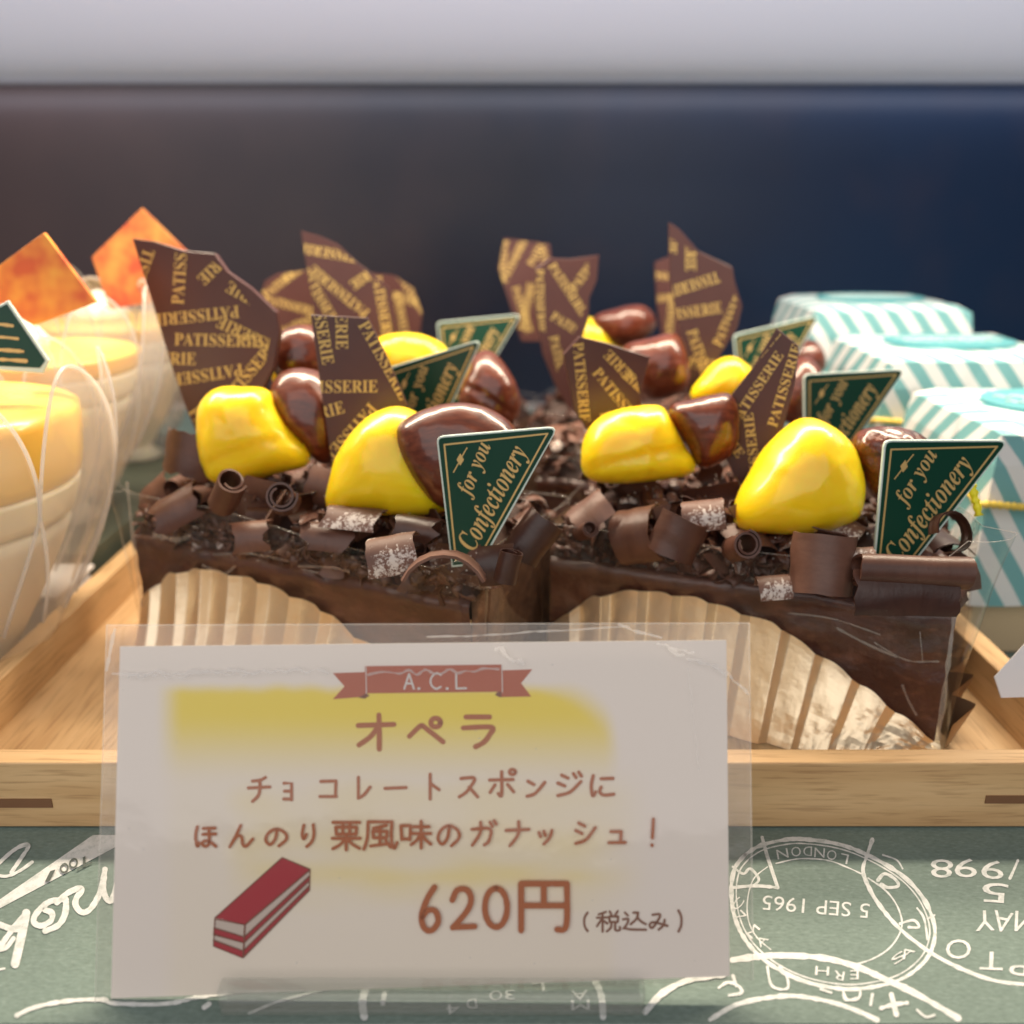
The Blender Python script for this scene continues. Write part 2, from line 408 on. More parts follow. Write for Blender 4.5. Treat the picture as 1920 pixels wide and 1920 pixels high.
def bi(t): return ''.join(chr(0x1D468 + ord(c) - 65) if c.isupper() else chr(0x1D482 + ord(c) - 97) if c.islower() else c for c in t)
_tc = {}
def textgeo(t, res=3):
    if t in _tc: return _tc[t]
    c = bpy.data.curves.new('lettering_source', 'FONT'); c.body = t; c.resolution_u = res
    o = bpy.data.objects.new('lettering_source', c); COL.objects.link(o)
    dg = bpy.context.evaluated_depsgraph_get(); dg.update()
    me = o.evaluated_get(dg).to_mesh()
    vs = [(v.co.x, v.co.y) for v in me.vertices]; fs = [tuple(p.vertices) for p in me.polygons]
    o.evaluated_get(dg).to_mesh_clear(); bpy.data.objects.remove(o); bpy.data.curves.remove(c)
    x0 = min(v[0] for v in vs); x1 = max(v[0] for v in vs)
    vs = [(v[0] - x0, v[1]) for v in vs]
    _tc[t] = (vs, fs, x1 - x0, max(v[1] for v in vs)); return _tc[t]
def plate(name, pl, outline, thick, m, parent=None, cham=0.02, origin=None):
    """flat solid plate with the given outline (photo pixels traced onto its own plane)"""
    F = [pl.w(p[0], p[1], 0) for p in outline]; n = len(F); c = sum(F, Vector()) / n
    Fi = [p + (c - p).normalized() * cham for p in F]
    Fm = [p - pl.n * cham for p in F]; Bk = [p - pl.n * thick for p in F]
    vs = Fi + Fm + Bk; fs = [tuple(range(n)), tuple(range(2 * n, 3 * n))[::-1]]
    for i in range(n):
        j = (i + 1) % n
        fs += [(i, n + i, n + j, j), (n + i, 2 * n + i, 2 * n + j, n + j)]
    return mesh(name, vs, fs, m, parent, origin)
def fbm(v, o=3): return noise.fractal(v, 1.0, 2.0, o)

# ================================================================ SETTING
mb = MB(); mb.box(-60, 60, 12.5, 75, -2.0, -0.04)
o = mb.build('shelf', M['shelf']); tag(o, 'pale shelf board of the display case under the green paper', 'shelf', kind='structure')
mb = MB(); mb.box(-60, 60, 11.0, 12.47, -2.0, -0.02, 0.12)
o = mb.build('shelf_edge', M['steel'], smooth=False); tag(o, 'polished metal nosing along the front of the shelf', 'shelf edge', kind='structure')
mb = MB(); mb.box(-60, 60, 66, 67, -0.02, 60)
o = mb.build('back_wall', M['back'], origin=(0, 66, 0)); tag(o, 'dark navy back panel of the display case, brown reflections painted into its colour', 'wall', kind='structure')
# rounded white valance along the top of the back, added for a reflected pale band
vs = []; fs = []; n = 20
for x in (-60, 60):
    for j in range(n + 1):
        a = math.pi * 0.5 + math.pi * j / n
        vs.append((x, 65.97 + 4.5 * math.cos(a), 34.9 + 13.5 * math.sin(a)))
for j in range(n): fs.append((j, j + 1, n + 2 + j, n + 1 + j))
fs.append(tuple(range(n + 1))); fs.append(tuple(range(n + 1, 2 * n + 2))[::-1]); fs.append((0, n + 1, 2 * n + 1, n))
o = mesh('reflection_bar', vs, fs, M['bar'], smooth=False)
for p in o.data.polygons: p.use_smooth = len(p.vertices) == 4
tag(o, 'rounded white valance added for the reflected pale band above the dark back panel', 'bar', kind='structure')
# green printed liner paper
lin = mesh('liner_paper', [(-60, 12.6, 0), (60, 12.6, 0), (60, 64, 0), (-60, 64, 0), (-60, 12.6, -.03), (60, 12.6, -.03), (60, 64, -.03), (-60, 64, -.03)],
           [(0, 1, 2, 3), (7, 6, 5, 4), (0, 4, 5, 1), (1, 5, 6, 2), (2, 6, 7, 3), (3, 7, 4, 0)], M['liner'])
tag(lin, 'green shelf paper with white postmark print under the tray', 'liner paper')
G = Plane((0, 0, 0), (0, 0, 1))
pr = Print(G, 0.006, 0.0002); pr.wk = 1.0
def ZA(p): return (1300 + p[0] * .3229, 1380 + p[1] * .3229)
def ZL(p): return (p[0] * .2812, 1380 + p[1] * .2812)
def zs(pts, w, f=ZA, jit=0.5, sm=True): pr.stroke([f(p) for p in pts], w, sm, 7, jit)
outer = [(300, 690), (380, 640), (500, 608), (620, 598), (830, 625), (1010, 690), (1200, 800), (1320, 920), (1390, 1060), (1400, 1180), (1350, 1300), (1230, 1400), (1080, 1450), (900, 1470), (700, 1440), (540, 1380), (400, 1290), (300, 1180), (240, 1050), (220, 900), (240, 770), (300, 690)]
zs(outer, 7.5)
cx, cy = 800, 1030
zs([(cx + (x - cx) * .95, cy + (y - cy) * .94) for x, y in outer], 2.6)
zs([(480, 740), (620, 712), (780, 722), (900, 765), (975, 800)], 2.6)
zs([(1015, 825), (1120, 900), (1190, 1000), (1210, 1110), (1150, 1220), (1050, 1290), (930, 1330)], 3.2)
zs([(430, 760), (350, 830), (315, 950), (320, 1070), (370, 1170), (450, 1240)], 2.4)
zs([(1040, 600), (1010, 690), (985, 780), (1020, 880), (1080, 980), (1200, 1120), (1390, 1265), (1600, 1370), (1800, 1430), (2100, 1450)], 7)
zs([(230, 1300), (400, 1278), (560, 1275), (760, 1290), (950, 1340), (1130, 1420), (1300, 1500), (1540, 1640)], 12)
zs([(100, 1645), (250, 1560), (430, 1520), (600, 1510), (800, 1545), (950, 1595), (1070, 1650)], 9)
zs([(400, 590), (430, 700), (490, 880)], 7, sm=False); zs([(230, 880), (360, 870), (490, 880)], 6)
zs([(230, 760), (290, 800), (330, 770), (380, 830), (350, 870)], 5); zs([(1100, 690), (1180, 720), (1215, 770)], 3.5)
zs([(1070, 840), (1110, 800), (1170, 830), (1190, 870), (1130, 880), (1090, 860)], 6); zs([(1200, 1090), (1280, 1070), (1310, 1110), (1250, 1110)], 5)
zs([(1300, 1000), (1340, 1060), (1360, 1180)], 4); zs([(1360, 1060), (1400, 1040)], 4)
def word(t, start, end, cap, f=ZA, shear=0.0):
    a = Vector(f(start)); b = Vector(f(end)); pr.text(textgeo(t), a, b - a, (b - a).length, cap, None, shear)
word('5 SEP 1965', (1025, 975), (405, 925), 27); 
for ch, a, b in (('L', (905, 690), (860, 680)), ('O', (835, 668), (780, 660)), ('N', (765, 652), (705, 648)), ('D', (690, 642), (640, 640)), ('O', (620, 640), (565, 648)), ('N', (545, 650), (480, 662))): word(ch, a, b, 18)
word('8', (1510, 720), (1380, 715), 34); word('9', (1650, 715), (1520, 710), 35); word('9', (1810, 730), (1680, 715), 35); zs([(1885, 722), (1862, 775), (1838, 828)], 5)
word('5', (1830, 860), (1680, 850), 36); word('Y', (1745, 1010), (1635, 1015), 38); word('A', (1860, 1030), (1750, 1010), 38); word('M', (1985, 1020), (1870, 1015), 38)
word('O', (1610, 1180), (1465, 1185), 36); word('T', (1800, 1255), (1665, 1250), 34); word('P', (1950, 1290), (1840, 1280), 34)
for ch, a, b in (('C', (300, 960), (250, 1020)), ('N', (310, 1040), (260, 1090)), ('M', (390, 1120), (340, 1180)), ('A', (440, 1180), (390, 1230)), ('S', (1240, 1280), (1170, 1330)), ('A', (1290, 1250), (1220, 1300))): word(ch, b, a, 15)
word('H', (790, 1340), (710, 1335), 17); word('R', (880, 1370), (820, 1360), 17); word('E', (960, 1360), (910, 1360), 17)
zs([(430, 1340), (450, 1440), (500, 1470), (550, 1460), (540, 1390), (500, 1340)], 5); zs([(150, 1460), (200, 1430), (260, 1450), (280, 1490), (210, 1505)], 6); zs([(230, 1390), (250, 1450)], 6)
zs([(1150, 1500), (1180, 1620)], 9); zs([(1090, 1580), (1160, 1560), (1240, 1550)], 8); zs([(870, 1480), (890, 1530), (960, 1520), (970, 1470)], 6); zs([(1030, 1560), (1040, 1500)], 6); zs([(740, 1470), (800, 1490)], 5); zs([(1300, 1590), (1350, 1630), (1400, 1620)], 5)
# left side lettering
pr.put([ZL(p) for p in [(-60, 1130), (620, 660), (790, 660), (790, 730), (-60, 1180)]], [(0, 1, 2, 3, 4)])
zs([(700, 890), (690, 960), (690, 1030), (715, 1090), (750, 1085), (790, 950)], 11, ZL, .25); zs([(695, 940), (660, 1060), (600, 1155), (545, 1175), (505, 1130), (510, 1080), (545, 1030), (530, 1015), (455, 1045), (380, 1110)], 11, ZL, .25)
zs([(440, 1090), (330, 1105), (245, 1180), (225, 1240), (275, 1265), (340, 1230), (345, 1180), (300, 1160)], 11, ZL, .25); zs([(440, 1090), (435, 1180), (390, 1260), (300, 1300)], 11, ZL, .25)
zs([(175, 1180), (140, 1350), (100, 1520)], 16, ZL, .2, False); zs([(170, 1190), (90, 1280), (0, 1400), (-60, 1440)], 11, ZL, .25); zs([(-40, 1240), (60, 1280), (150, 1290)], 11, ZL, .25); zs([(-30, 1430), (40, 1410), (90, 1350)], 9, ZL, .25)
zs([(-40, 920), (40, 935), (130, 900), (215, 840)], 6, ZL, .3); zs([(75, 910), (130, 830), (190, 735), (150, 730), (80, 770), (-20, 860)], 7, ZL, .3)
zs([(110, 1865), (200, 1820), (330, 1785), (500, 1762), (690, 1758), (740, 1780), (950, 1790), (1150, 1780), (1300, 1745), (1450, 1720), (1700, 1690), (2100, 1660)], 8, ZL, .5)
zs([(1360, 1810), (1395, 1785)], 9, ZL); zs([(-20, 1560), (30, 1550)], 4, ZL)
def ZB(p): return (200 + p[0] * .6354, 1500 + p[1] * .6354)
zs([(420, 630), (520, 590), (700, 545)], 5, ZB); zs([(770, 540), (755, 590), (760, 640)], 14, ZB); zs([(1440, 530), (1460, 580), (1465, 640)], 12, ZB)
zs([(1590, 625), (1640, 570), (1720, 530), (1820, 515)], 12, ZB); zs([(820, 570), (815, 600)], 9, ZB)
for ch, a, b in (('O', (1165, 560), (1128, 565)), ('3', (1205, 560), (1175, 560)), ('D', (1090, 585), (1060, 590)), ('4', (1040, 600), (1000, 605)), ('L', (1290, 535), (1255, 540)), ('A', (1420, 560), (1370, 562)), ('M', (1425, 590), (1370, 592))): word(ch, a, b, 18, ZB)
pr.build('white_print', M['liner_print'], lin)
pr = Print(G, 0.05, 0.0004)
for ch, a, b in (('T', (610, 780), (510, 830)), ('o', (505, 800), (450, 840)), ('o', (445, 835), (390, 870)), ('l', (370, 890), (335, 900))): word(ch, a, b, 17, ZL, 0.2)
pr.build('dark_lettering', M['liner_ink'], lin)

# ================================================================ TRAY
tray = empty('wooden_tray', (0, 32, 0.05), 'shallow pine wood tray holding the chocolate cakes', 'tray')
H = 1.84
mb = MB(); mb.box(-14.6, 14.2, 18.0, 18.58, 0.05, H, 0.05); mb.build('front_rail', M['wood_x'], tray)
mb = MB(); mb.box(-14.6, 14.2, 46.4, 47.0, 0.05, H, 0.05); mb.build('back_rail', M['wood_x'], tray)
mb = MB(); mb.box(-14.6, -13.95, 18.585, 46.395, 0.05, H, 0.05); mb.build('side_rail', M['wood_y'], tray)
mb = MB(); mb.box(13.5, 14.2, 18.585, 46.395, 0.05, H, 0.05); mb.build('side_rail', M['wood_y'], tray)
mb = MB(); mb.box(-13.945, 13.495, 18.585, 46.395, 0.2, 0.5); mb.build('tray_floor', M['wood_y'], tray)
for x0, x1, z0, z1 in ((-14, -10.85, .62, .86), (11.15, 14, .74, .95)):
    mb = MB(); mb.box(x0, x1, 17.975, 18.03, z0, z1); mb.build('joint_slot', M['wood_dark'], tray)

# ================================================================ CAKES
def curl_mesh(r, turns, ln, th=0.034, seed=0, taper=0.0, bend=0.0, jag=0.12, nA=None, nL=8, spiral=0.45):
    """a shaving of chocolate: axis along X, section in YZ, both faces and rims; cm, centred"""
    nA = nA or max(8, int(18 * turns)); T = 2 * math.pi * turns
    def pt(i, j, off):
        t = i / nA; a = T * (t - 0.5) + math.pi / 2; u = j / nL - 0.5
        rad = r * ((1 - spiral) + spiral * t if turns > 1 else 1.0) * (1 + taper * u) + off
        ex = ln * u * (1 + 0.0)
        e = (jag * ln * 0.5) * (noise.noise(Vector((t * 5 + seed * 3.1, 7.7 if u > 0 else 1.3, seed))) ) * (abs(u) * 2) ** 3
        rad2 = rad * (1 + 0.06 * noise.noise(Vector((t * 3, u * 2.5, seed + 9))))
        y = rad2 * math.cos(a); z = rad2 * math.sin(a)
        return Vector((ex + e, y, z + bend * u * u * ln))
    vs = [pt(i, j, th / 2) for i in range(nA + 1) for j in range(nL + 1)] + [pt(i, j, -th / 2) for i in range(nA + 1) for j in range(nL + 1)]
    k = (nA + 1) * (nL + 1); fs = []
    idx = lambda i, j: i * (nL + 1) + j
    for i in range(nA):
        for j in range(nL):
            fs.append((idx(i, j), idx(i + 1, j), idx(i + 1, j + 1), idx(i, j + 1)))
            fs.append((k + idx(i, j), k + idx(i, j + 1), k + idx(i + 1, j + 1), k + idx(i + 1, j)))
    for i in range(nA):
        for j in (0, nL):
            a, b = idx(i, j), idx(i + 1, j); fs.append((a, k + a, k + b, b) if j == 0 else (a, b, k + b, k + a))
    for j in range(nL):
        for i in (0, nA):
            a, b = idx(i, j), idx(i, j + 1); fs.append((a, b, k + b, k + a) if i == 0 else (a, k + a, k + b, b))
    if turns <= 1:
        c = sum(vs, Vector()) / len(vs); vs = [v - c for v in vs]
    return vs, fs
_curl = {}
def curl_data(key, mname):
    kk = (key, mname)
    if kk not in _curl:
        vs, fs = curl_mesh(*key[:3], **dict(key[3]))
        me = bpy.data.meshes.new('chocolate_curl'); me.from_pydata([v * S for v in vs], [], fs); me.materials.append(M[mname])
        me.polygons.foreach_set('use_smooth', [True] * len(me.polygons)); me.validate(); me.update()
        me.set_sharp_from_angle(angle=math.radians(50)); _curl[kk] = me
    return _curl[kk]
def orient(axis, up):
    x = Vector(axis).normalized(); z = Vector(up); z = (z - x * z.dot(x)).normalized(); y = z.cross(x)
    return Matrix((x, y, z)).transposed()
def put_curl(parent, pos, axis, up, key, mname):
    o = bpy.data.objects.new('chocolate_curl', curl_data(key, mname)); COL.objects.link(o); o.parent = parent
    o.location = Vector(pos) * S - wloc(parent); o.rotation_mode = 'QUATERNION'; o.rotation_quaternion = orient(axis, up).to_quaternion()
    return o
def key(r, t, l, **kw): return (r, t, l, tuple(sorted(kw.items())))
PROTO = []
for i in range(30):
    rr = random.Random(100 + i)
    if i % 3 == 0: PROTO.append(key(rr.uniform(.16, .34), rr.uniform(1.2, 2.0), rr.uniform(.7, 1.6), seed=i, taper=rr.uniform(-.3, .3)))
    elif i % 3 == 1: PROTO.append(key(rr.uniform(.4, .85), rr.uniform(.22, .5), rr.uniform(.8, 1.9), seed=i, jag=.3, bend=rr.uniform(-.15, .15)))
    else: PROTO.append(key(rr.uniform(.3, .7), rr.uniform(.3, .65), rr.uniform(.3, .8), seed=i, jag=.7, bend=rr.uniform(-.4, .4)))
FLOOR = 0.5; TOPZ = 4.5
def arc_h(u, Ln):
    pts = [(0, 1.8), (1.5, 3.0), (2.8, 3.4), (4.5, 3.4), (6.6, 3.0), (8.1, 2.2), (9.2, 1.55), (10.1, .95), (11.3, .25), (11.6, .15)]
    x = u / Ln * 11.6
    for (a, ha), (b, hb) in zip(pts, pts[1:]):
        if x <= b:
            t = (x - a) / (b - a); t = t * t * (3 - 2 * t) * .35 + t * .65; return ha + (hb - ha) * t
    return pts[-1][1]
def make_cake(A, dirv, Ln, Wd, label, ncurl, seed, flare=(0, 0), detail=1.0):
    A = Vector((A[0], A[1], 0)); e1 = Vector((dirv[0], dirv[1], 0)).normalized(); e2 = Vector((-e1.y, e1.x, 0))
    O = A - e1 * Ln
    Wp = lambda u, w, z: O + e1 * u + e2 * w + Vector((0, 0, z))
    root = empty('chocolate_cake', Wp(Ln / 2, Wd / 2, FLOOR), label, 'cake', 'chocolate cakes on the wooden tray')
    rr = random.Random(seed)
    # sponge block
    nu, nz = 60, 14; mb = MB()
    def grid(fn, a, b):
        vs = [fn(i / a, j / b) for i in range(a + 1) for j in range(b + 1)]
        fs = [(i * (b + 1) + j, (i + 1) * (b + 1) + j, (i + 1) * (b + 1) + j + 1, i * (b + 1) + j + 1) for i in range(a) for j in range(b)]
        return vs, fs
    zz = lambda t: FLOOR + 0.05 + (TOPZ - FLOOR - 0.05) * t
    nf = lambda p, s, k: k * fbm(Vector((p.x * s, p.y * s, p.z * s + seed)), 4)
    def side(u0, w0, u1, w1, nrm, a, amp):
        def fn(s, t):
            p = Wp(u0 + (u1 - u0) * s, w0 + (w1 - w0) * s, zz(t))
            edge = min(1, 8 * s, 8 * (1 - s))
            return p + nrm * (nf(p, .9, amp) * edge)
        return grid(fn, a, nz)
    for args in ((Ln, 0, Ln, Wd, e1, 30, .06), (0, Wd, 0, 0, -e1, 30, .06)): mb.add(*side(*args))
    mb.add([Wp(0, 0, zz(0)), Wp(Ln, 0, zz(0)), Wp(Ln, Wd, zz(0)), Wp(0, Wd, zz(0))], [(3, 2, 1, 0)])
    mb.add([Wp(0, 0, zz(1)), Wp(Ln, 0, zz(1)), Wp(Ln, Wd, zz(1)), Wp(0, Wd, zz(1))], [(0, 1, 2, 3)])
    mb.build('sponge', M['sponge'], root, True)
    # dark coat on the long faces, with its glossy rolled upper lip
    for (u0, w0, u1, w1, nrm) in ((0, -.06, Ln, -.06, -e2), (Ln, Wd + .06, 0, Wd + .06, e2)):
        mb = MB(); a, b = 90, 22
        def fn(s, t):
            p = Wp(u0 + (u1 - u0) * s, w0 + (w1 - w0) * s, zz(t))
            lip = 0.12 * math.exp(-((t - .93) / .06) ** 2) + 0.05 * math.exp(-((t - .45) / .08) ** 2) * (0.5 + 0.5 * fbm(Vector((s * 6, seed, 2)), 2))
            sag = .12 * fbm(Vector((s * 4, seed, 5)), 3)
            q = p + nrm * (lip + nf(p, 1.3, .07) + .02); q.z += sag * t
            return q
        vs, fs = grid(fn, a, b); mb.add(vs, fs)
        k = len(vs); back = [Wp(u0 + (u1 - u0) * i / a, w0 + (w1 - w0) * i / a, zz(1)) - nrm * .5 for i in range(a + 1)]
        mb.v += back
        for i in range(a): mb.f.append((i * (b + 1) + b, (i + 1) * (b + 1) + b, k + i + 1, k + i))
        mb.build('chocolate_coat', M['choc_dark'], root, True)
    # heaped crumb under the shavings
    def hz(u, w):
        e = min(1, u / 1.1, (Ln - u) / 1.1) ; f = min(1, w / 1.3, (Wd - w) / 1.3); e = max(0, min(e, f))
        return TOPZ + 0.02 + 1.25 * (e * (2 - e)) + .16 * fbm(Vector((u * 1.2, w * 1.2, seed)), 3) * e
    vs, fs = grid(lambda s, t: Wp(Ln * s, Wd * t, hz(Ln * s, Wd * t)), 70, 40)
    mesh('chocolate_crumb', vs, fs, M['mound'], root, smooth=True)
    # shavings
    tops = []
    mats = ['choc_curl'] * 5 + ['choc_curl_dark'] * 3 + ['choc_curl_milk'] * 2 + ['choc_sugar'] * 2
    for i in range(ncurl):
        if i < ncurl * .62: u = rr.uniform(.2, Ln - .2); w = rr.uniform(.05, 1.6)
        else: u = rr.uniform(.2, Ln - .2); w = rr.uniform(1.4, Wd - .3)
        k = rr.choice(PROTO); z = hz(u, w) + rr.uniform(0.0, .28)
        if i % 4 == 0: w = .3; z = TOPZ + rr.uniform(.1, .5); k = rr.choice([q for q in PROTO if q[2] < 1.0])
        ax = (e1 * rr.uniform(-1, 1) + e2 * rr.uniform(-1, 1) + Vector((0, 0, rr.uniform(-.35, .35))))
        up = Vector((rr.uniform(-.5, .5), rr.uniform(-.9, .3), 1)) if rr.random() < .75 else Vector((rr.uniform(-1, 1), rr.uniform(-1, 1), -.3))
        mm = rr.choice(mats)
        q = Wp(u, max(w, .35), z) - CAMC; zc = q.y * CP - q.z * SP; qx = 960 + FPX * q.x / zc; qy = 960 - FPX * (q.y * SP + q.z * CP) / zc
        if zc < 24 and any(x0 < qx < x1 and y0 < qy < y1 for x0, x1, y0, y1 in ((790, 960, 900, 1050), (1600, 1800, 930, 1060))): continue
        put_curl(root, Wp(u, max(w, .35), z), ax, up, k, mm); tops.append((Wp(u, max(w, .35), z), k[0], mm))
    # small broken flakes filling the gaps and pressed against the film: nobody could count them
    mb = MB()
    for i in range(int(520 * detail)):
        u = rr.uniform(.1, Ln - .1)
        if rr.random() < .62: w = rr.uniform(-.02, .5); z = TOPZ + rr.uniform(.0, .75)
        else: w = rr.uniform(.3, Wd - .3); z = hz(u, w) + rr.uniform(.02, .3)
        c = Wp(u, w, z); a = Vector((rr.uniform(-1, 1), rr.uniform(-1, 1), rr.uniform(-.6, .6))).normalized(); b = a.orthogonal().normalized()
        b = Matrix.Rotation(rr.uniform(0, 6.28), 3, a) @ b; nn = a.cross(b); la = rr.uniform(.12, .42); lb = rr.uniform(.08, .26); cv = rr.uniform(.05, .22); th = .022
        top = []
        for sx in (-1, -.35, .35, 1):
            for sy in (-1, 0, 1):
                top.append(c + a * la * sx * rr.uniform(.75, 1.15) + b * lb * sy * rr.uniform(.7, 1.2) + nn * cv * (1 - sx * sx) * .8)
        vs_ = top + [p - nn * th for p in top]; fs_ = []
        for q in range(3):
            for r_ in range(2):
                k_ = q * 3 + r_; fs_ += [(k_, k_ + 3, k_ + 4, k_ + 1), (12 + k_, 12 + k_ + 1, 12 + k_ + 4, 12 + k_ + 3)]
        rim_ = [0, 1, 2, 5, 8, 11, 10, 9, 6, 3]
        for q in range(10): p0, p1 = rim_[q], rim_[(q + 1) % 10]; fs_.append((p0, p1, 12 + p1, 12 + p0))
        mb.add(vs_, fs_)
    o = mb.build('chocolate_flakes', M['choc_flake'], root, True); o['kind'] = 'stuff'
    # sugar grains
    mb = MB()
    for i in range(int(340 * detail)):
        p, r, mm = rr.choice(tops); s = rr.uniform(.008, .024) * (1.5 if mm == 'choc_sugar' else 1)
        q = p + Vector((rr.gauss(0, .35), rr.gauss(0, .3) - .1, rr.uniform(.1, .35)))
        mb.add([q + Vector(d) * s for d in ((1, 0, 0), (-1, 0, 0), (0, 1, 0), (0, -1, 0), (0, 0, 1), (0, 0, -1))],
               [(0, 2, 4), (2, 1, 4), (1, 3, 4), (3, 0, 4), (2, 0, 5), (1, 2, 5), (3, 1, 5), (0, 3, 5)])
    o = mb.build('icing_sugar', M['sugar'], root, True); o['kind'] = 'stuff'
    # gold foil folded up against the long face, fluted, arched upper edge
    mb = MB(); nu, nv = 400, 16; npl = 11.5
    def ff(i, j, off=0.0):
        s = i / nu; v = j / nv; u0 = Ln * s
        uu = u0 + (u0 - .36 * Ln) * (v - .5) * .10 + .1
        ph = s * npl + .15 * noise.noise(Vector((s * 9, seed, 0)))
        fr = ph - math.floor(ph)
        tri = (fr / .76 if fr < .76 else (1 - fr) / .24)
        crush = max(0, (s - .62) / .38)
        h = arc_h(u0, Ln) * (1 + .0 * s) + .10 * math.sin(fr * math.pi) * min(1, arc_h(u0, Ln)) - .05
        z = FLOOR + .03 + h * v
        amp = .30 * (1 - .7 * crush)
        n1 = fbm(Vector((u0 * 1.1, v * 2.2, seed + 3)), 4)
        w = -.12 - 1.15 * (1 - v) ** 1.25 * min(1, .35 + arc_h(u0, Ln) / 3.0) - amp * tri * (.45 + .35 * v) - (.05 + .22 * crush) * (n1 + .3) * (1.15 - v)
        return Wp(min(uu, Ln + .15), w - off, z)
    vs = [ff(i, j) for i in range(nu + 1) for j in range(nv + 1)]
    fs = [(i * (nv + 1) + j, (i + 1) * (nv + 1) + j, (i + 1) * (nv + 1) + j + 1, i * (nv + 1) + j + 1) for i in range(nu) for j in range(nv)]
    mb.add(vs, fs)
    mb.build('gold_foil_fold', M['foil'], root, False)
    # foil on the short end: fluted, leaning outwards
    mb = MB(); nu2, nv2 = 90, 8
    def fe(i, j):
        s = i / nu2; v = j / nv2; w = -.1 + (Wd + .2) * s
        fr = (s * 6) % 1; tri = 1 - abs(2 * fr - 1)
        h = (.75 + .9 * math.sin(math.pi * min(1, s * 1.1 + .1))) * (.8 + .2 * tri)
        return Wp(Ln + .16 + (.22 + .34 * v) * (.35 + tri), w, FLOOR + .03 + h * v)
    vs = [fe(i, j) for i in range(nu2 + 1) for j in range(nv2 + 1)]
    fs = [(i * (nv2 + 1) + j, (i + 1) * (nv2 + 1) + j, (i + 1) * (nv2 + 1) + j + 1, i * (nv2 + 1) + j + 1) for i in range(nu2) for j in range(nv2)]
    mb.add(vs, fs)
    mb.build('gold_foil_fold', M['foil_shaded'], root, False)
    mb = MB(); mb.add([Wp(-.1, -.2, FLOOR + .025), Wp(Ln + .2, -.2, FLOOR + .025), Wp(Ln + .2, Wd + .1, FLOOR + .025), Wp(-.1, Wd + .1, FLOOR + .025)], [(0, 1, 2, 3)])
    mb.build('foil_base', M['foil'], root)
    # clear film standing round the block
    fl, fb = flare; g = .32; rad = .45; loop = []
    def corner(cu, cw, a0, ext):
        for k in range(9):
            a = a0 + math.pi / 2 * k / 8; loop.append((cu, cw, math.cos(a), math.sin(a), ext))
    corner(Ln + g - rad, -g + rad, -math.pi / 2, fl); corner(Ln + g - rad, Wd + g - rad, 0, 0); corner(-g + rad, Wd + g - rad, math.pi / 2, 0); corner(-g + rad, -g + rad, math.pi, fb)
    pts = []
    for a, b in zip(loop, loop[1:] + loop[:1]):
        pa = (a[0] + rad * a[2], a[1] + rad * a[3]); pb = (b[0] + rad * b[2], b[1] + rad * b[3])
        d = math.hypot(pa[0] - pb[0], pa[1] - pb[1]); n = 1 if d < .3 else 14
        for q in range(n):
            t = q / n; pts.append((pa[0] + (pb[0] - pa[0]) * t, pa[1] + (pb[1] - pa[1]) * t, a[4] * (1 - t) if n > 1 else a[4], (a[2], a[3]) if n == 1 else (0, 0)))
    nv = 12; vs = []; K = len(pts)
    for (pu, pw, ext, nn) in pts:
        for j in range(nv + 1):
            t = j / nv; z = FLOOR + .06 + (5.35 + 1.7 * ext + .18 * noise.noise(Vector((pu * .25, pw * .25, seed + .5))) - FLOOR) * t
            wob = .09 * fbm(Vector((pu * .5, pw * .5, t * 2 + seed)), 2) * t
            out = ext * t * t
            cu_, cw_ = pu - Ln / 2, pw - Wd / 2; l = math.hypot(cu_, cw_)
            du, dw = (nn if nn != (0, 0) else (0, 0))
            q = Wp(pu + du * out + cu_ / l * wob, pw + dw * out + cw_ / l * wob, z); vs.append(q)
    fs = [(i * (nv + 1) + j, ((i + 1) % K) * (nv + 1) + j, ((i + 1) % K) * (nv + 1) + j + 1, i * (nv + 1) + j + 1) for i in range(K) for j in range(nv)]
    fo = mesh('clear_film', vs, fs, M['film'], root, smooth=True)
    mb = MB(); mb.tube([vs[i * (nv + 1) + nv] for i in range(K)], .009, 6, True); mb.build('film_edge', M['film_edge'], fo, True)
    return root
AL, DL, LL = (-1.03, 21.2), (10.7, -5.0), 11.6
AR, DR, LR = (11.1, 20.6), (9.34, -3.46), 10.6
cakeL = make_cake(AL, DL, LL, 6, 'front chocolate cake behind the price card, foil arch mostly hidden by it', 84, 1, (.25, .35))
cakeR = make_cake(AR, DR, LR, 6, 'front chocolate cake at the right, its gold foil flutes in full view', 84, 2, (.75, .1))
make_cake((-1.3, 29.0), DL, LL, 6, 'middle row chocolate cake directly behind the one at the price card', 40, 3, detail=.5)
make_cake((10.9, 28.4), DR, LR, 6, 'middle row chocolate cake beside the striped boxes', 40, 4, detail=.5)
make_cake((-1.6, 36.8), DL, LL, 6, 'rearmost chocolate cake in the row on the cup side', 28, 5, detail=.3)
make_cake((10.7, 36.2), DR, LR, 6, 'rearmost chocolate cake in the row on the striped box side', 28, 6, detail=.3)
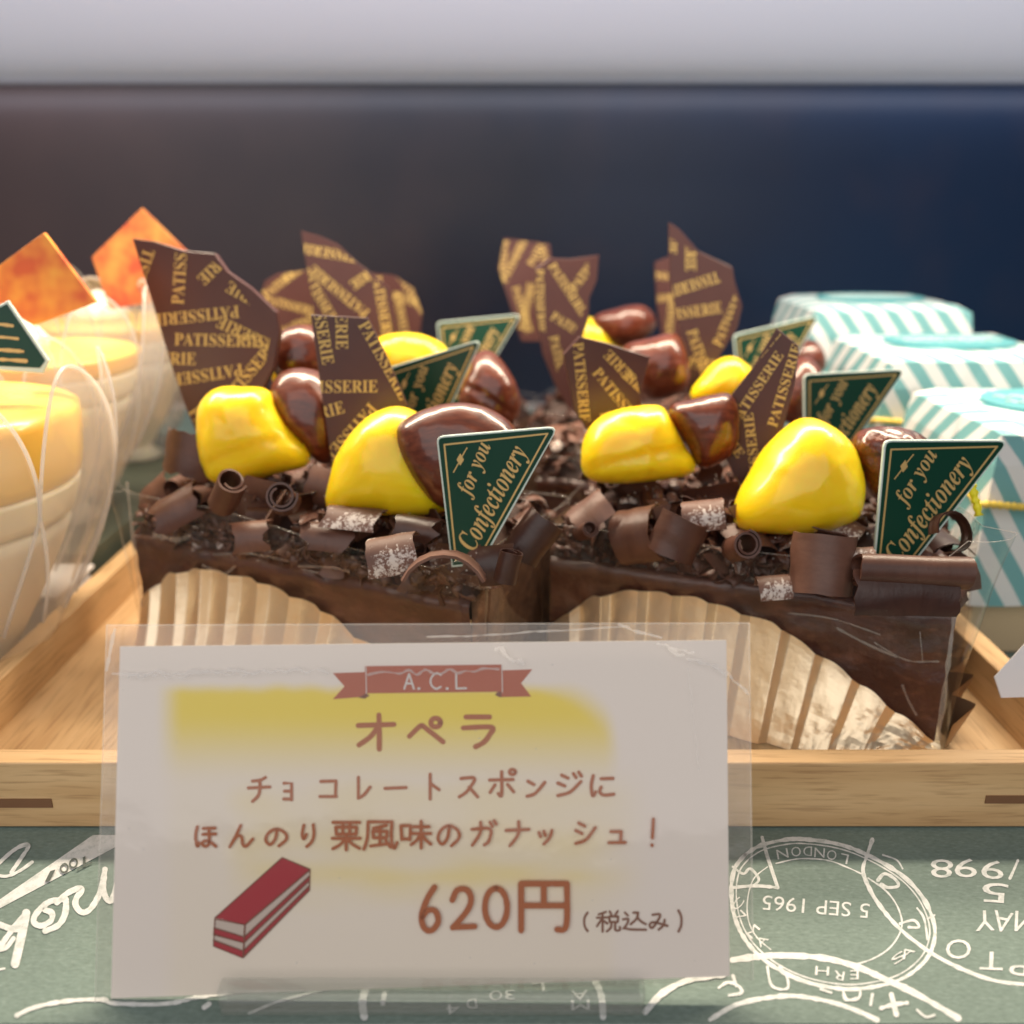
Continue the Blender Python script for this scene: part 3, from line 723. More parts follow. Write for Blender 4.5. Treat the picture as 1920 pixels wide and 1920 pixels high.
# the large shavings one can pick out in the photo
def pc(cake, px, py, zc, ax, up, k, m):
    f = lambda v: RIGHT * v[0] + UPC * v[1] + TOW * v[2]
    put_curl(cake, at(px, py, zc), f(ax), f(up), k, m)
pc(cakeL, 425, 922, 24.6, (.5, .55, .8), (0, 1, 0), key(.40, 1.35, 1.2, seed=31, th=.06), 'choc_curl')
pc(cakeL, 530, 934, 24.2, (.15, .1, 1), (.5, 1, 0), key(.42, 1.7, 1.0, seed=32, th=.06), 'choc_curl')
pc(cakeL, 735, 1030, 21.9, (.97, .16, .1), (-.05, .75, .8), key(.62, .42, 1.2, seed=33, jag=.15), 'choc_sugar')
pc(cakeL, 832, 1058, 21.3, (.05, -.2, 1), (0, 1, .1), key(1.05, .36, .62, seed=34, jag=.35, th=.07), 'choc_curl_milk')
pc(cakeL, 950, 1062, 21.6, (.25, 1, .2), (-.4, .1, 1), key(.33, 1.2, .75, seed=35), 'choc_curl_dark')
pc(cakeL, 785, 985, 22.9, (1, -.15, .3), (0, .8, .7), key(.45, .4, 1.1, seed=36, jag=.6), 'choc_curl_dark')
pc(cakeL, 930, 1058, 22.0, (1, .1, .1), (0, .2, 1), key(.6, .3, .9, seed=37), 'choc_curl_dark')
pc(cakeL, 1000, 1010, 22.6, (.6, .8, .1), (.3, .3, .8), key(.5, .45, 1.2, seed=38), 'choc_curl_dark')
pc(cakeL, 620, 1000, 23.6, (1, -.1, 0), (0, .7, .7), key(.55, .35, 1.1, seed=39, jag=.7), 'choc_curl')
pc(cakeL, 665, 965, 23.7, (1, -.1, .2), (0, 1, .5), key(.7, .3, 1.5, seed=40, jag=.4), 'choc_sugar')
pc(cakeL, 470, 1000, 24.6, (1, .1, 0), (0, .5, .8), key(.5, .4, 1.0, seed=41, jag=.7), 'choc_curl_milk')
pc(cakeL, 345, 850, 26.6, (.2, 1, .1), (-.2, 0, 1), key(.9, .32, 1.3, seed=42, jag=.4), 'choc_curl')
pc(cakeL, 330, 945, 26.0, (.9, .5, 0), (-.2, .6, .7), key(.7, .4, 1.3, seed=43, jag=.6), 'choc_curl')
pc(cakeR, 1318, 958, 23.7, (.9, .1, .2), (0, .8, .6), key(.5, .5, 1.1, seed=51), 'choc_sugar')
pc(cakeR, 1388, 1025, 22.9, (.1, .15, 1), (-.4, 1, 0), key(.37, 1.8, 1.0, seed=52, th=.06), 'choc_curl')
pc(cakeR, 1545, 1058, 22.0, (.08, 1, .0), (-.25, 0, 1), key(.75, .55, 1.45, seed=53, jag=.06), 'choc_curl_milk')
pc(cakeR, 1712, 1068, 21.5, (1, -.03, .05), (0, .8, .6), key(.42, 1.15, 2.6, seed=54, jag=.1, th=.07), 'choc_curl')
pc(cakeR, 1700, 1112, 21.3, (1, -.02, 0), (0, .1, 1), key(.9, .2, 2.4, seed=55, jag=.1), 'choc_curl_dark')
pc(cakeR, 1785, 995, 22.2, (.3, .2, 1), (.6, .5, 0), key(.50, .8, .35, seed=56, jag=.2), 'choc_curl_dark')
pc(cakeR, 1098, 995, 24.4, (.2, .15, 1), (0, 1, 0), key(.24, 1.6, .9, seed=57), 'choc_curl')
pc(cakeR, 1105, 958, 24.6, (.8, .6, .1), (-.3, .6, .7), key(.9, .2, 1.1, seed=58, jag=.1), 'choc_curl_milk')
pc(cakeR, 1190, 1000, 24.2, (.5, .1, .4), (0, .2, 1), key(.75, .5, 1.2, seed=59), 'choc_curl')
pc(cakeR, 1275, 1010, 23.4, (.4, .9, .2), (.2, .2, 1), key(.7, .4, 1.1, seed=60), 'choc_curl')
pc(cakeR, 1450, 1095, 22.6, (1, .1, .1), (0, .9, .4), key(.4, .5, .8, seed=61), 'choc_sugar')
pc(cakeR, 1598, 1042, 22.2, (1, .05, .3), (0, 1, .2), key(.4, .5, 1.0, seed=62, jag=.4), 'choc_sugar')

# pale streaks and dots painted as glints on the front films
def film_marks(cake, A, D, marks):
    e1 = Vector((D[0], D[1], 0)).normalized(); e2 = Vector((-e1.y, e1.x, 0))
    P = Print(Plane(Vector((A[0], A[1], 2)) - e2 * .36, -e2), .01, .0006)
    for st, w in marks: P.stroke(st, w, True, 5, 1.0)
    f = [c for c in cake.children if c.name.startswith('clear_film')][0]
    P.build('film_glint', M['film_edge'], f)
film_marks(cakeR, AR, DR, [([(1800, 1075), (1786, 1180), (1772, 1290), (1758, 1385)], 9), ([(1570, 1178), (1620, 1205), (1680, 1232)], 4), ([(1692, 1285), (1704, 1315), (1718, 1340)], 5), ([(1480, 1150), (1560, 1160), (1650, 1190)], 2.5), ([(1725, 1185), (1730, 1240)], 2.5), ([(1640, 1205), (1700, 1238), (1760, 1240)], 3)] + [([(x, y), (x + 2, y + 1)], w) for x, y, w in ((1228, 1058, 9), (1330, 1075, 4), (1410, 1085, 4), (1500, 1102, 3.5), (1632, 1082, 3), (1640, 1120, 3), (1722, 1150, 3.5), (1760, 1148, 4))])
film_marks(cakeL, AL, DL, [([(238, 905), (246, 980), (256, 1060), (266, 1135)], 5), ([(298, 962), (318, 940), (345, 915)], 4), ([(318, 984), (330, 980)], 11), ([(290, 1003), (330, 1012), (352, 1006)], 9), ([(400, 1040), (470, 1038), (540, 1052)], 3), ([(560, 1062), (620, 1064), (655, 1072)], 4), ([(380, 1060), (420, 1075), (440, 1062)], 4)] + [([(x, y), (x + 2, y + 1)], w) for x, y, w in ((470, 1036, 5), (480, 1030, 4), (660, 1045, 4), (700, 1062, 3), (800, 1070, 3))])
# ================================================================ CHESTNUTS, CHOCOLATE PLATES, CARDS
def blob(name, outline, zc, m, label, cat, group, depth=.85, seed=0, lump=.025, power=1.0, groove=None):
    pts = smooth_poly(outline, 6, True)
    c2 = sum(pts, Vector((0, 0))) / len(pts)
    nA, nB = 72, 26; polar = []
    for a in range(nA):
        th = 2 * math.pi * a / nA; d = Vector((math.cos(th), math.sin(th))); best = 0
        for p, q in zip(pts, pts[1:] + pts[:1]):
            e = q - p; den = d.x * e.y - d.y * e.x
            if abs(den) < 1e-9: continue
            w = p - c2; t = (w.x * e.y - w.y * e.x) / den; u = (w.x * d.y - w.y * d.x) / den
            if t > 0 and -1e-6 <= u <= 1 + 1e-6: best = max(best, t)
        polar.append(best)
    for _ in range(2): polar = [(polar[i - 1] + 2 * polar[i] + polar[(i + 1) % nA]) / 4 for i in range(nA)]
    sc = zc / FPX; C = at(c2.x, c2.y, zc); rm = sum(polar) / nA * sc
    X, Y = RIGHT, -UPC; vs = []; fs = []
    for b in range(1, nB):
        ph = math.pi * b / nB - math.pi / 2
        for a in range(nA):
            th = 2 * math.pi * a / nA; r = polar[a] * sc * (math.cos(ph) ** power)
            k = math.cos(ph)
            r_ = r + (rm * math.cos(ph) - r) * (1 - k) ** .8 * .9
            p = C + (X * math.cos(th) + Y * math.sin(th)) * r_ - TOW * (-rm * depth * math.sin(ph))
            nn = (p - C).normalized(); n1 = fbm(Vector((nn.x * 1.3 + seed, nn.y * 1.3, nn.z * 1.3)), 3)
            kk = 1 + lump * n1 * (1 - .7 * k ** 6) + .016 * fbm(Vector((nn.x * 3.4, nn.y * 3.4 + seed, nn.z * 3.4)), 2) * (1 - .6 * k ** 6)
            if groove:
                gx, gy, gs, gd = groove
                yy = (math.sin(th) * r_ / rm) - gy - gs * (math.cos(th) * r_ / rm)
                if ph > 0: kk -= gd * math.exp(-(yy / .1) ** 2) * math.sin(ph)
            vs.append(C + (p - C) * kk)
    k = len(vs); vs += [C - TOW * rm * depth, C + TOW * rm * depth]
    for b in range(nB - 2):
        for a in range(nA): fs.append((b * nA + a, b * nA + (a + 1) % nA, (b + 1) * nA + (a + 1) % nA, (b + 1) * nA + a))
    for a in range(nA):
        fs.append((k, (a + 1) % nA, a)); fs.append((k + 1, (nB - 2) * nA + a, (nB - 2) * nA + (a + 1) % nA))
    o = mesh(name, vs, fs, M[m], smooth=True); tag(o, label, cat, group); return o
YG, BG = 'glossy yellow candied chestnuts on the cakes', 'glossy brown candied chestnuts on the cakes'
def z2(p): return (560 + p[0] * .2604, 540 + p[1] * .2604)
def z3(p): return (1000 + p[0] * .2917, 400 + p[1] * .2917)
def z4(p): return (1340 + p[0] * .302, 540 + p[1] * .302)
def yel(out, zc, label, **kw): blob('yellow_chestnut', out, zc, 'yellow', label, 'candied chestnut', YG, **kw)
def brn(out, zc, label, m='brown', **kw): blob('brown_chestnut', out, zc, m, label, 'candied chestnut', BG, **kw)
yel([z2(p) for p in [(200, 1600), (215, 1430), (260, 1250), (350, 1100), (470, 960), (600, 880), (740, 855), (850, 890), (930, 970), (1020, 1100), (1090, 1350), (1080, 1600), (900, 1632), (650, 1635), (400, 1628)]], 24.9, 'yellow dome shaped chestnut pressed against the brown one with the dark green card', seed=1, depth=.9, lump=.03)
yel([(372, 790), (374, 765), (387, 745), (413, 727), (460, 726), (505, 731), (520, 765), (546, 807), (588, 866), (525, 886), (444, 906), (395, 903), (378, 860)], 26.8, 'yellow chestnut at the foot of the largest chocolate plate', seed=2, lump=.05, groove=(0, .55, -.35, .10), depth=.85)
yel([z4(p) for p in [(125, 1340), (180, 1220), (300, 1020), (440, 860), (540, 805), (640, 820), (760, 890), (850, 990), (900, 1160), (910, 1250), (890, 1380), (860, 1445), (700, 1510), (560, 1530), (300, 1520), (130, 1490)]], 24.3, 'tall yellow chestnut with bright highlights, nearest the striped boxes', seed=3, lump=.05, depth=.9)
yel([z3(p) for p in [(310, 1500), (380, 1350), (520, 1270), (700, 1240), (830, 1245), (880, 1330), (960, 1480), (1060, 1640), (980, 1690), (750, 1720), (500, 1740), (330, 1690)]], 26.2, 'creased yellow chestnut with several highlights in front of a short chocolate plate', seed=4, lump=.06, groove=(0, .28, -.2, .13), depth=.85)
yel([(690, 650), (720, 632), (780, 628), (830, 645), (850, 680), (830, 720), (720, 725), (690, 690)], 33, 'blurred yellow chestnut half hidden behind the tilted green cards', seed=5)
yel([(1293, 745), (1320, 700), (1345, 676), (1375, 670), (1405, 690), (1420, 720), (1410, 755), (1350, 765)], 32, 'rounded yellow chestnut in the middle row behind a narrow chocolate plate', seed=6)
yel([(1085, 600), (1110, 597), (1140, 615), (1172, 655), (1150, 690), (1100, 680), (1080, 640)], 40, 'small sliver of yellow chestnut far back between plates and a brown chestnut', seed=7)
yel([(508, 695), (516, 672), (530, 690), (545, 720), (520, 730)], 30.5, 'scrap of yellow chestnut under a dark red one beside the largest plate', seed=9)
brn([z2(p) for p in [(680, 1020), (700, 1000), (770, 945), (900, 880), (1050, 838), (1200, 830), (1350, 860), (1480, 930), (1560, 1010), (1620, 1150), (1580, 1400), (1420, 1560), (1180, 1610), (1020, 1580), (900, 1480), (780, 1320), (700, 1180)]], 24.15, 'reddish brown pointed chestnut behind the sharp dark green card', seed=11, lump=.03, depth=.75)
brn([(507, 750), (520, 705), (560, 690), (605, 700), (635, 745), (642, 820), (620, 870), (590, 862), (548, 815), (520, 780)], 27.3, 'matt brown chestnut between the two front yellow chestnuts behind the price card', seed=12)
brn([(510, 690), (512, 640), (545, 615), (590, 612), (615, 650), (600, 712), (540, 715)], 30, 'dark red chestnut with a bright glint beside the largest plate', seed=13)
brn([(875, 700), (890, 665), (920, 658), (950, 688), (975, 740), (968, 790), (930, 812), (880, 800), (860, 750)], 30.8, 'bright red brown chestnut just behind the second green card', seed=14, groove=(0, .3, .6, .08))
brn([z4(p) for p in [(850, 970), (900, 890), (1000, 860), (1150, 870), (1290, 920), (1360, 1050), (1310, 1250), (1100, 1340), (980, 1290), (930, 1150), (880, 1060)]], 24.1, 'wrinkled brown chestnut with a black scorched tip behind a green card', 'brown_scorch', seed=15, lump=.12)
brn([z3(p) for p in [(870, 1240), (1000, 1200), (1180, 1160), (1270, 1165), (1320, 1300), (1300, 1500), (1210, 1600), (1070, 1640), (1000, 1500), (900, 1340)]], 26.0, 'orange brown chestnut next to the creased yellow chestnut', seed=16)
brn([(1165, 655), (1215, 636), (1268, 627), (1290, 680), (1286, 730), (1230, 750), (1195, 725)], 33, 'dark glossy chestnut behind the short chocolate plate', seed=17)
brn([(1108, 600), (1153, 581), (1200, 573), (1224, 589), (1228, 617), (1190, 648), (1144, 645)], 39.5, 'blurred dark chestnut farthest back between chocolate plates', seed=18)
brn([(1466, 720), (1480, 690), (1508, 668), (1540, 700), (1540, 770), (1500, 795), (1462, 780)], 31.5, 'brown chestnut tucked behind the green card of the middle row by the boxes', seed=19)
brn([(1492, 652), (1520, 638), (1540, 655), (1547, 690), (1522, 705), (1495, 695)], 38.5, 'small blurred chestnut under the rearmost card by the striped boxes', seed=20)
PG = 'chocolate plates printed with gold words'
def shard(out, zc, words, label, nrm=(0, -1, .12), wl=160, cap=24, th=.2):
    ks = sum((Vector(p) for p in out), Vector((0, 0))) / len(out)
    pl = Plane(at(ks.x, ks.y, zc), nrm)
    o = plate('chocolate_plate', pl, out, th, M['shard']); tag(o, label, 'chocolate plate', PG)
    V = [Vector(p) for p in out]
    ar = sum(a.x * b.y - a.y * b.x for a, b in zip(V, V[1:] + V[:1]))
    if ar < 0: V = V[::-1]
    cc = sum(V, Vector((0, 0))) / len(V); V = [cc + (v - cc) * .985 for v in V]
    p = Print(pl, .008, .002)
    for st, dv in words: p.text(textgeo(bold('PATISSERIE')), st, dv, wl, cap, V)
    p.build('gold_lettering', M['gold'], o); return o
shard([(248, 447), (287, 452), (345, 470), (402, 475), (425, 508), (470, 540), (518, 585), (524, 625), (512, 690), (490, 735), (470, 850), (385, 850), (350, 770), (322, 690), (295, 600)], 28.6,
      [((327, 647), (162, 4)), ((447, 573), (-163, 17)), ((344, 571), (9, -130)), ((281, 431), (-.32, .947)), ((484, 406), (-.71, .70)), ((574, 606), (-.87, -.49)), ((204, 681), (1, .02)), ((453, 682), (-.99, .15)), ((424, 768), (.64, -.77)), ((352, 773), (.55, .83)), ((560, 662), (-.9, -.43))],
      'largest chocolate plate, nearest the dessert cups, with many gold words', (-.25, -1, .15), 163, 23)
shard([(583, 590), (690, 596), (722, 660), (765, 760), (755, 860), (690, 890), (625, 890), (600, 720)], 26.4,
      [((545, 737), (1, -.01)), ((490, 816), (.96, -.26)), ((692, 754), (-.66, .75)), ((627, 492), (0.02, 1)), ((577, 524), (.17, .98)), ((671, 610), (.49, .87))],
      'tapering chocolate plate standing between the two front yellow chestnuts', (.1, -1, .1), 163, 23)
shard([(1456, 615), (1498, 650), (1490, 720), (1470, 797), (1440, 900), (1391, 925), (1353, 842), (1353, 763), (1412, 688)], 25.8,
      [((1382, 800), (88, -133)), ((1456, 802), (45, -146)), ((1393, 712), (.64, -.76)), ((1431, 932), (-.12, -.99)), ((1291, 729), (.57, .82)), ((1300, 820), (.6, .8))],
      'sharp tilted chocolate plate leaning over the tall yellow chestnut', (-.35, -1, .1), 160, 19)
shard([(1087, 631), (1135, 642), (1177, 656), (1219, 669), (1200, 739), (1212, 800), (1110, 820), (1076, 767), (1057, 664)], 27.6,
      [((1074, 643), (.09, .99)), ((1110, 700), (.63, .78)), ((1249, 761), (-.7, -.71)), ((1125, 775), (.3, .95)), ((1290, 790), (-.75, -.66))],
      'short wide chocolate plate behind the creased yellow chestnut', (.15, -1, .1), 150, 20)
shard([(564, 433), (600, 443), (632, 457), (667, 490), (698, 514), (731, 540), (750, 645), (742, 680), (620, 680), (590, 600), (574, 495)], 34,
      [((698, 479), (-.985, -.17)), ((694, 583), (-.77, -.64)), ((766, 452), (-.8, .55)), ((697, 512), (.17, .98)), ((562, 510), (.5, .86))],
      'dark chocolate plate with a sharp tip rising behind the tapering one', (.1, -1, .1), 136, 19)
shard([(1254, 417), (1274, 430), (1309, 471), (1373, 501), (1378, 531), (1392, 574), (1382, 616), (1349, 668), (1325, 740), (1292, 740), (1270, 597), (1255, 522)], 33,
      [((1371, 501), (-.95, .3)), ((1230, 605), (.985, -.15)), ((1354, 652), (.42, -.91)), ((1285, 382), (0, 1)), ((1252, 350), (-.03, 1)), ((1287, 622), (.32, .95)), ((1362, 700), (.5, -.86)), ((1290, 690), (.9, .1))],
      'tallest pointed chocolate plate of the middle row, near the boxes', (-.1, -1, .1), 126, 21)
shard([(1005, 505), (1031, 484), (1069, 486), (1123, 478), (1119, 525), (1104, 560), (1104, 600), (1090, 640), (1072, 776), (1045, 730), (1018, 664), (1002, 560)], 34.5,
      [((1003, 505), (.02, 1)), ((1027, 500), (.55, .83)), ((1080, 548), (.6, -.8)), ((1031, 598), (.85, .52)), ((1030, 632), (.22, .97)), ((1052, 720), (.3, .95))],
      'notched chocolate plate in the middle row between the two cake rows', (.1, -1, .1), 118, 17)
shard([(945, 447), (990, 452), (1031, 458), (1040, 540), (1015, 640), (978, 640), (956, 570), (934, 504)], 41.5,
      [((940, 450), (-.1, 1)), ((950, 530), (.45, -.9)), ((1000, 500), (.5, -.86)), ((960, 540), (.3, .95)), ((985, 620), (.2, -.98)), ((1010, 470), (.3, .95))],
      'blurred chocolate plate farthest back in the gap between the cake rows', (0, -1, .1), 90, 14)
shard([(1228, 492), (1262, 478), (1285, 520), (1280, 650), (1243, 650), (1232, 570)], 41,
      [((1200, 520), (1, .1)), ((1200, 570), (1, -.1)), ((1260, 640), (.1, -1))],
      'blurred chocolate plate peeking out behind the tallest pointed one', (0, -1, .1), 90, 14)
shard([(692, 512), (738, 516), (775, 540), (792, 585), (785, 640), (720, 660), (690, 600)], 40,
      [((745, 522), (.55, .84)), ((735, 560), (.9, .3)), ((770, 640), (-.2, -1)), ((700, 520), (.2, 1))],
      'rounded dark chocolate plate behind the plate with a sharp tip', (0, -1, .1), 96, 15)
shard([(486, 560), (497, 527), (522, 512), (578, 506), (610, 560), (600, 640), (505, 640)], 37,
      [((500, 560), (.8, -.6)), ((495, 568), (.97, .25)), ((540, 530), (.6, -.8)), ((530, 630), (.9, -.4))],
      'dim chocolate plate behind the largest one, half hidden by it', (0, -1, .1), 104, 16)
CG = 'green plastic cards stuck in the cakes'
DES = [(819, 819), (1042, 800), (839, 1027)]
def card(TL, TR, BL, zc, label, nrm, th=.09):
    a, b, c = (Vector(p) for p in DES); A, Bv, Cv = Vector(TL), Vector(TR), Vector(BL)
    Mx = Matrix(((b.x - a.x, c.x - a.x), (b.y - a.y, c.y - a.y))).inverted()
    def T(p):
        q = Mx @ (Vector(p) - a); return tuple(A + (Bv - A) * q.x + (Cv - A) * q.y)
    pl = Plane(at(*T((900, 880)), zc), nrm)
    out = [(819, 830), (820, 823), (824, 819), (832, 817), (1028, 801), (1037, 802), (1041, 807), (1039, 815), (903, 1058), (847, 1064)]
    o = plate('green_card', pl, [T(p) for p in out], th, M['card_edge'], None, .015); tag(o, label, 'decorative card', CG)
    ins = [(822.5, 831), (823, 825), (826, 822), (833, 820.5), (1027, 804.5), (1035, 805), (1038, 809), (1036, 815), (900, 1055), (849, 1060)]
    p = Print(pl, .007, .002); p.poly([T(q) for q in ins]); p.build('green_face', M['card_green'], o)
    p = Print(pl, .012, .002)
    def ln(p0, p1, w): p.stroke([T(p0), T(p1)], w * (Bv - A).length / 223, False, rnd=False)
    ln((832, 834), (1028, 813), 3.2); ln((833, 833), (855, 1052), 3.2); ln((1027, 812), (896, 1050), 3.2)
    p.poly([T(q) for q in [(863, 850), (870, 862), (863, 873), (856, 862)]])
    ln((866, 856), (876, 839), 2.2); ln((860, 868), (850, 886), 2.2)
    def tx(t, s, e, cap):
        vs, fs, wd, ch = textgeo(bi(t)); s = Vector(s); e = Vector(e); d = (e - s).normalized(); up = Vector((d.y, -d.x)); L_ = (e - s).length
        p.put([T(s + d * (v[0] * L_ / wd) + up * (v[1] * cap / ch)) for v in vs], fs)
    tx('for you', (880, 935), (921, 836), 31); tx('Confectionery', (889, 1035), (990, 848), 40)
    p.build('gold_lettering', M['gold_card'], o)
card((819, 819), (1042, 800), (839, 1027), 22.4, 'sharpest green gold edged card, standing over the price card', (-.12, -1, .1))
card((1660, 826), (1888, 825), (1636, 1045), 22.7, 'large green card in the front cake beside the striped boxes', (.12, -1, .1))
card((722, 692), (899, 637), (742, 862), 29.8, 'tilted green card behind the front yellow dome and brown chestnut', (-.1, -1, .1))
card((1508, 702), (1694, 692), (1506, 872), 30.0, 'green card of the middle row standing before the gold cord', (.05, -1, .1))
card((820, 604), (974, 589), (830, 745), 37.0, 'most blurred green card, far back beside a dark chestnut', (-.05, -1, .1))
card((1376, 628), (1533, 591), (1385, 770), 37.0, 'slanted green card behind the sharp tilted chocolate plate', (.05, -1, .1))

# ================================================================ PRICE CARD
P0 = Vector((0, 13.2, .225)); P1 = Vector((0, 15.63, 6.17)); nn = Vector((0, -(P1.z - P0.z), P1.y - P0.y))
SG = Plane(P0, nn)
sign = empty('price_card', SG.w(790, 1860), 'white hand lettered price card in a clear sleeve, in front of the cakes', 'price card')
q0 = [(225, 1212), (1362, 1200), (1368, 1830), (208, 1872)]
def qmap(s, t):
    top = Vector(q0[0]) * (1 - s) + Vector(q0[1]) * s; bot = Vector(q0[3]) * (1 - s) + Vector(q0[2]) * s
    p = top * (1 - t) + bot * t; return p
def sstep(a, b, x): x = max(0, min(1, (x - a) / (b - a))); return x * x * (3 - 2 * x)
def blot(x, y):
    base = Vector((.90, .82, .735)); yv = Vector((.93, .72, .03))
    top = 1290 + 8 * noise.noise(Vector((x * .02, 3, 0))) + 120 * (1 - math.sqrt(max(0, 1 - (max(0, x - 1000) / 160.0) ** 2)))
    sf = 14 + 30 * sstep(1000, 1140, x); f = sstep(top - sf, top + sf, y) * sstep(288, 345, x) * (1 - sstep(1128, 1172, x)) * (1 - sstep(1330, 1480, y) * .92)
    f *= .92
    g = .30 * sstep(380, 470, x) * (1 - sstep(1080, 1240, x)) * sstep(1420, 1500, y) * (1 - sstep(1640, 1760, y))
    g *= .75 + .5 * noise.noise(Vector((x * .008, y * .02, 4)))
    h = .33 * math.exp(-((y - 1640) / 22) ** 2) * sstep(420, 560, x) * (1 - sstep(1040, 1200, x)) * (.6 + .6 * noise.noise(Vector((x * .012, y * .03, 8))))
    f = max(f, g + max(0, h)); return base.lerp(yv, max(0, min(1, f)))
a, b = 230, 130; vs = []; cols = []
for i in range(a + 1):
    for j in range(b + 1):
        p = qmap(i / a, j / b); vs.append(SG.w(p.x, p.y, 0.0)); cols.append(blot(p.x, p.y))
fs = [(i * (b + 1) + j, i * (b + 1) + j + 1, (i + 1) * (b + 1) + j + 1, (i + 1) * (b + 1) + j) for i in range(a) for j in range(b)]
k = len(vs); bk = [SG.w(*p) - SG.n * .03 for p in q0]; vs += bk; cols += [Vector((.7, .66, .62))] * 4
ci = [0, a * (b + 1), a * (b + 1) + b, b]
fs.append((k, k + 1, k + 2, k + 3))
for i in range(4): fs.append((ci[i], ci[(i + 1) % 4], k + (i + 1) % 4, k + i))
pap = mesh('paper_card', vs, fs, M['paper'], sign)
at_ = pap.data.color_attributes.new('print', 'FLOAT_COLOR', 'POINT')
at_.data.foreach_set('color', [x for c in cols for x in (c[0], c[1], c[2], 1)])
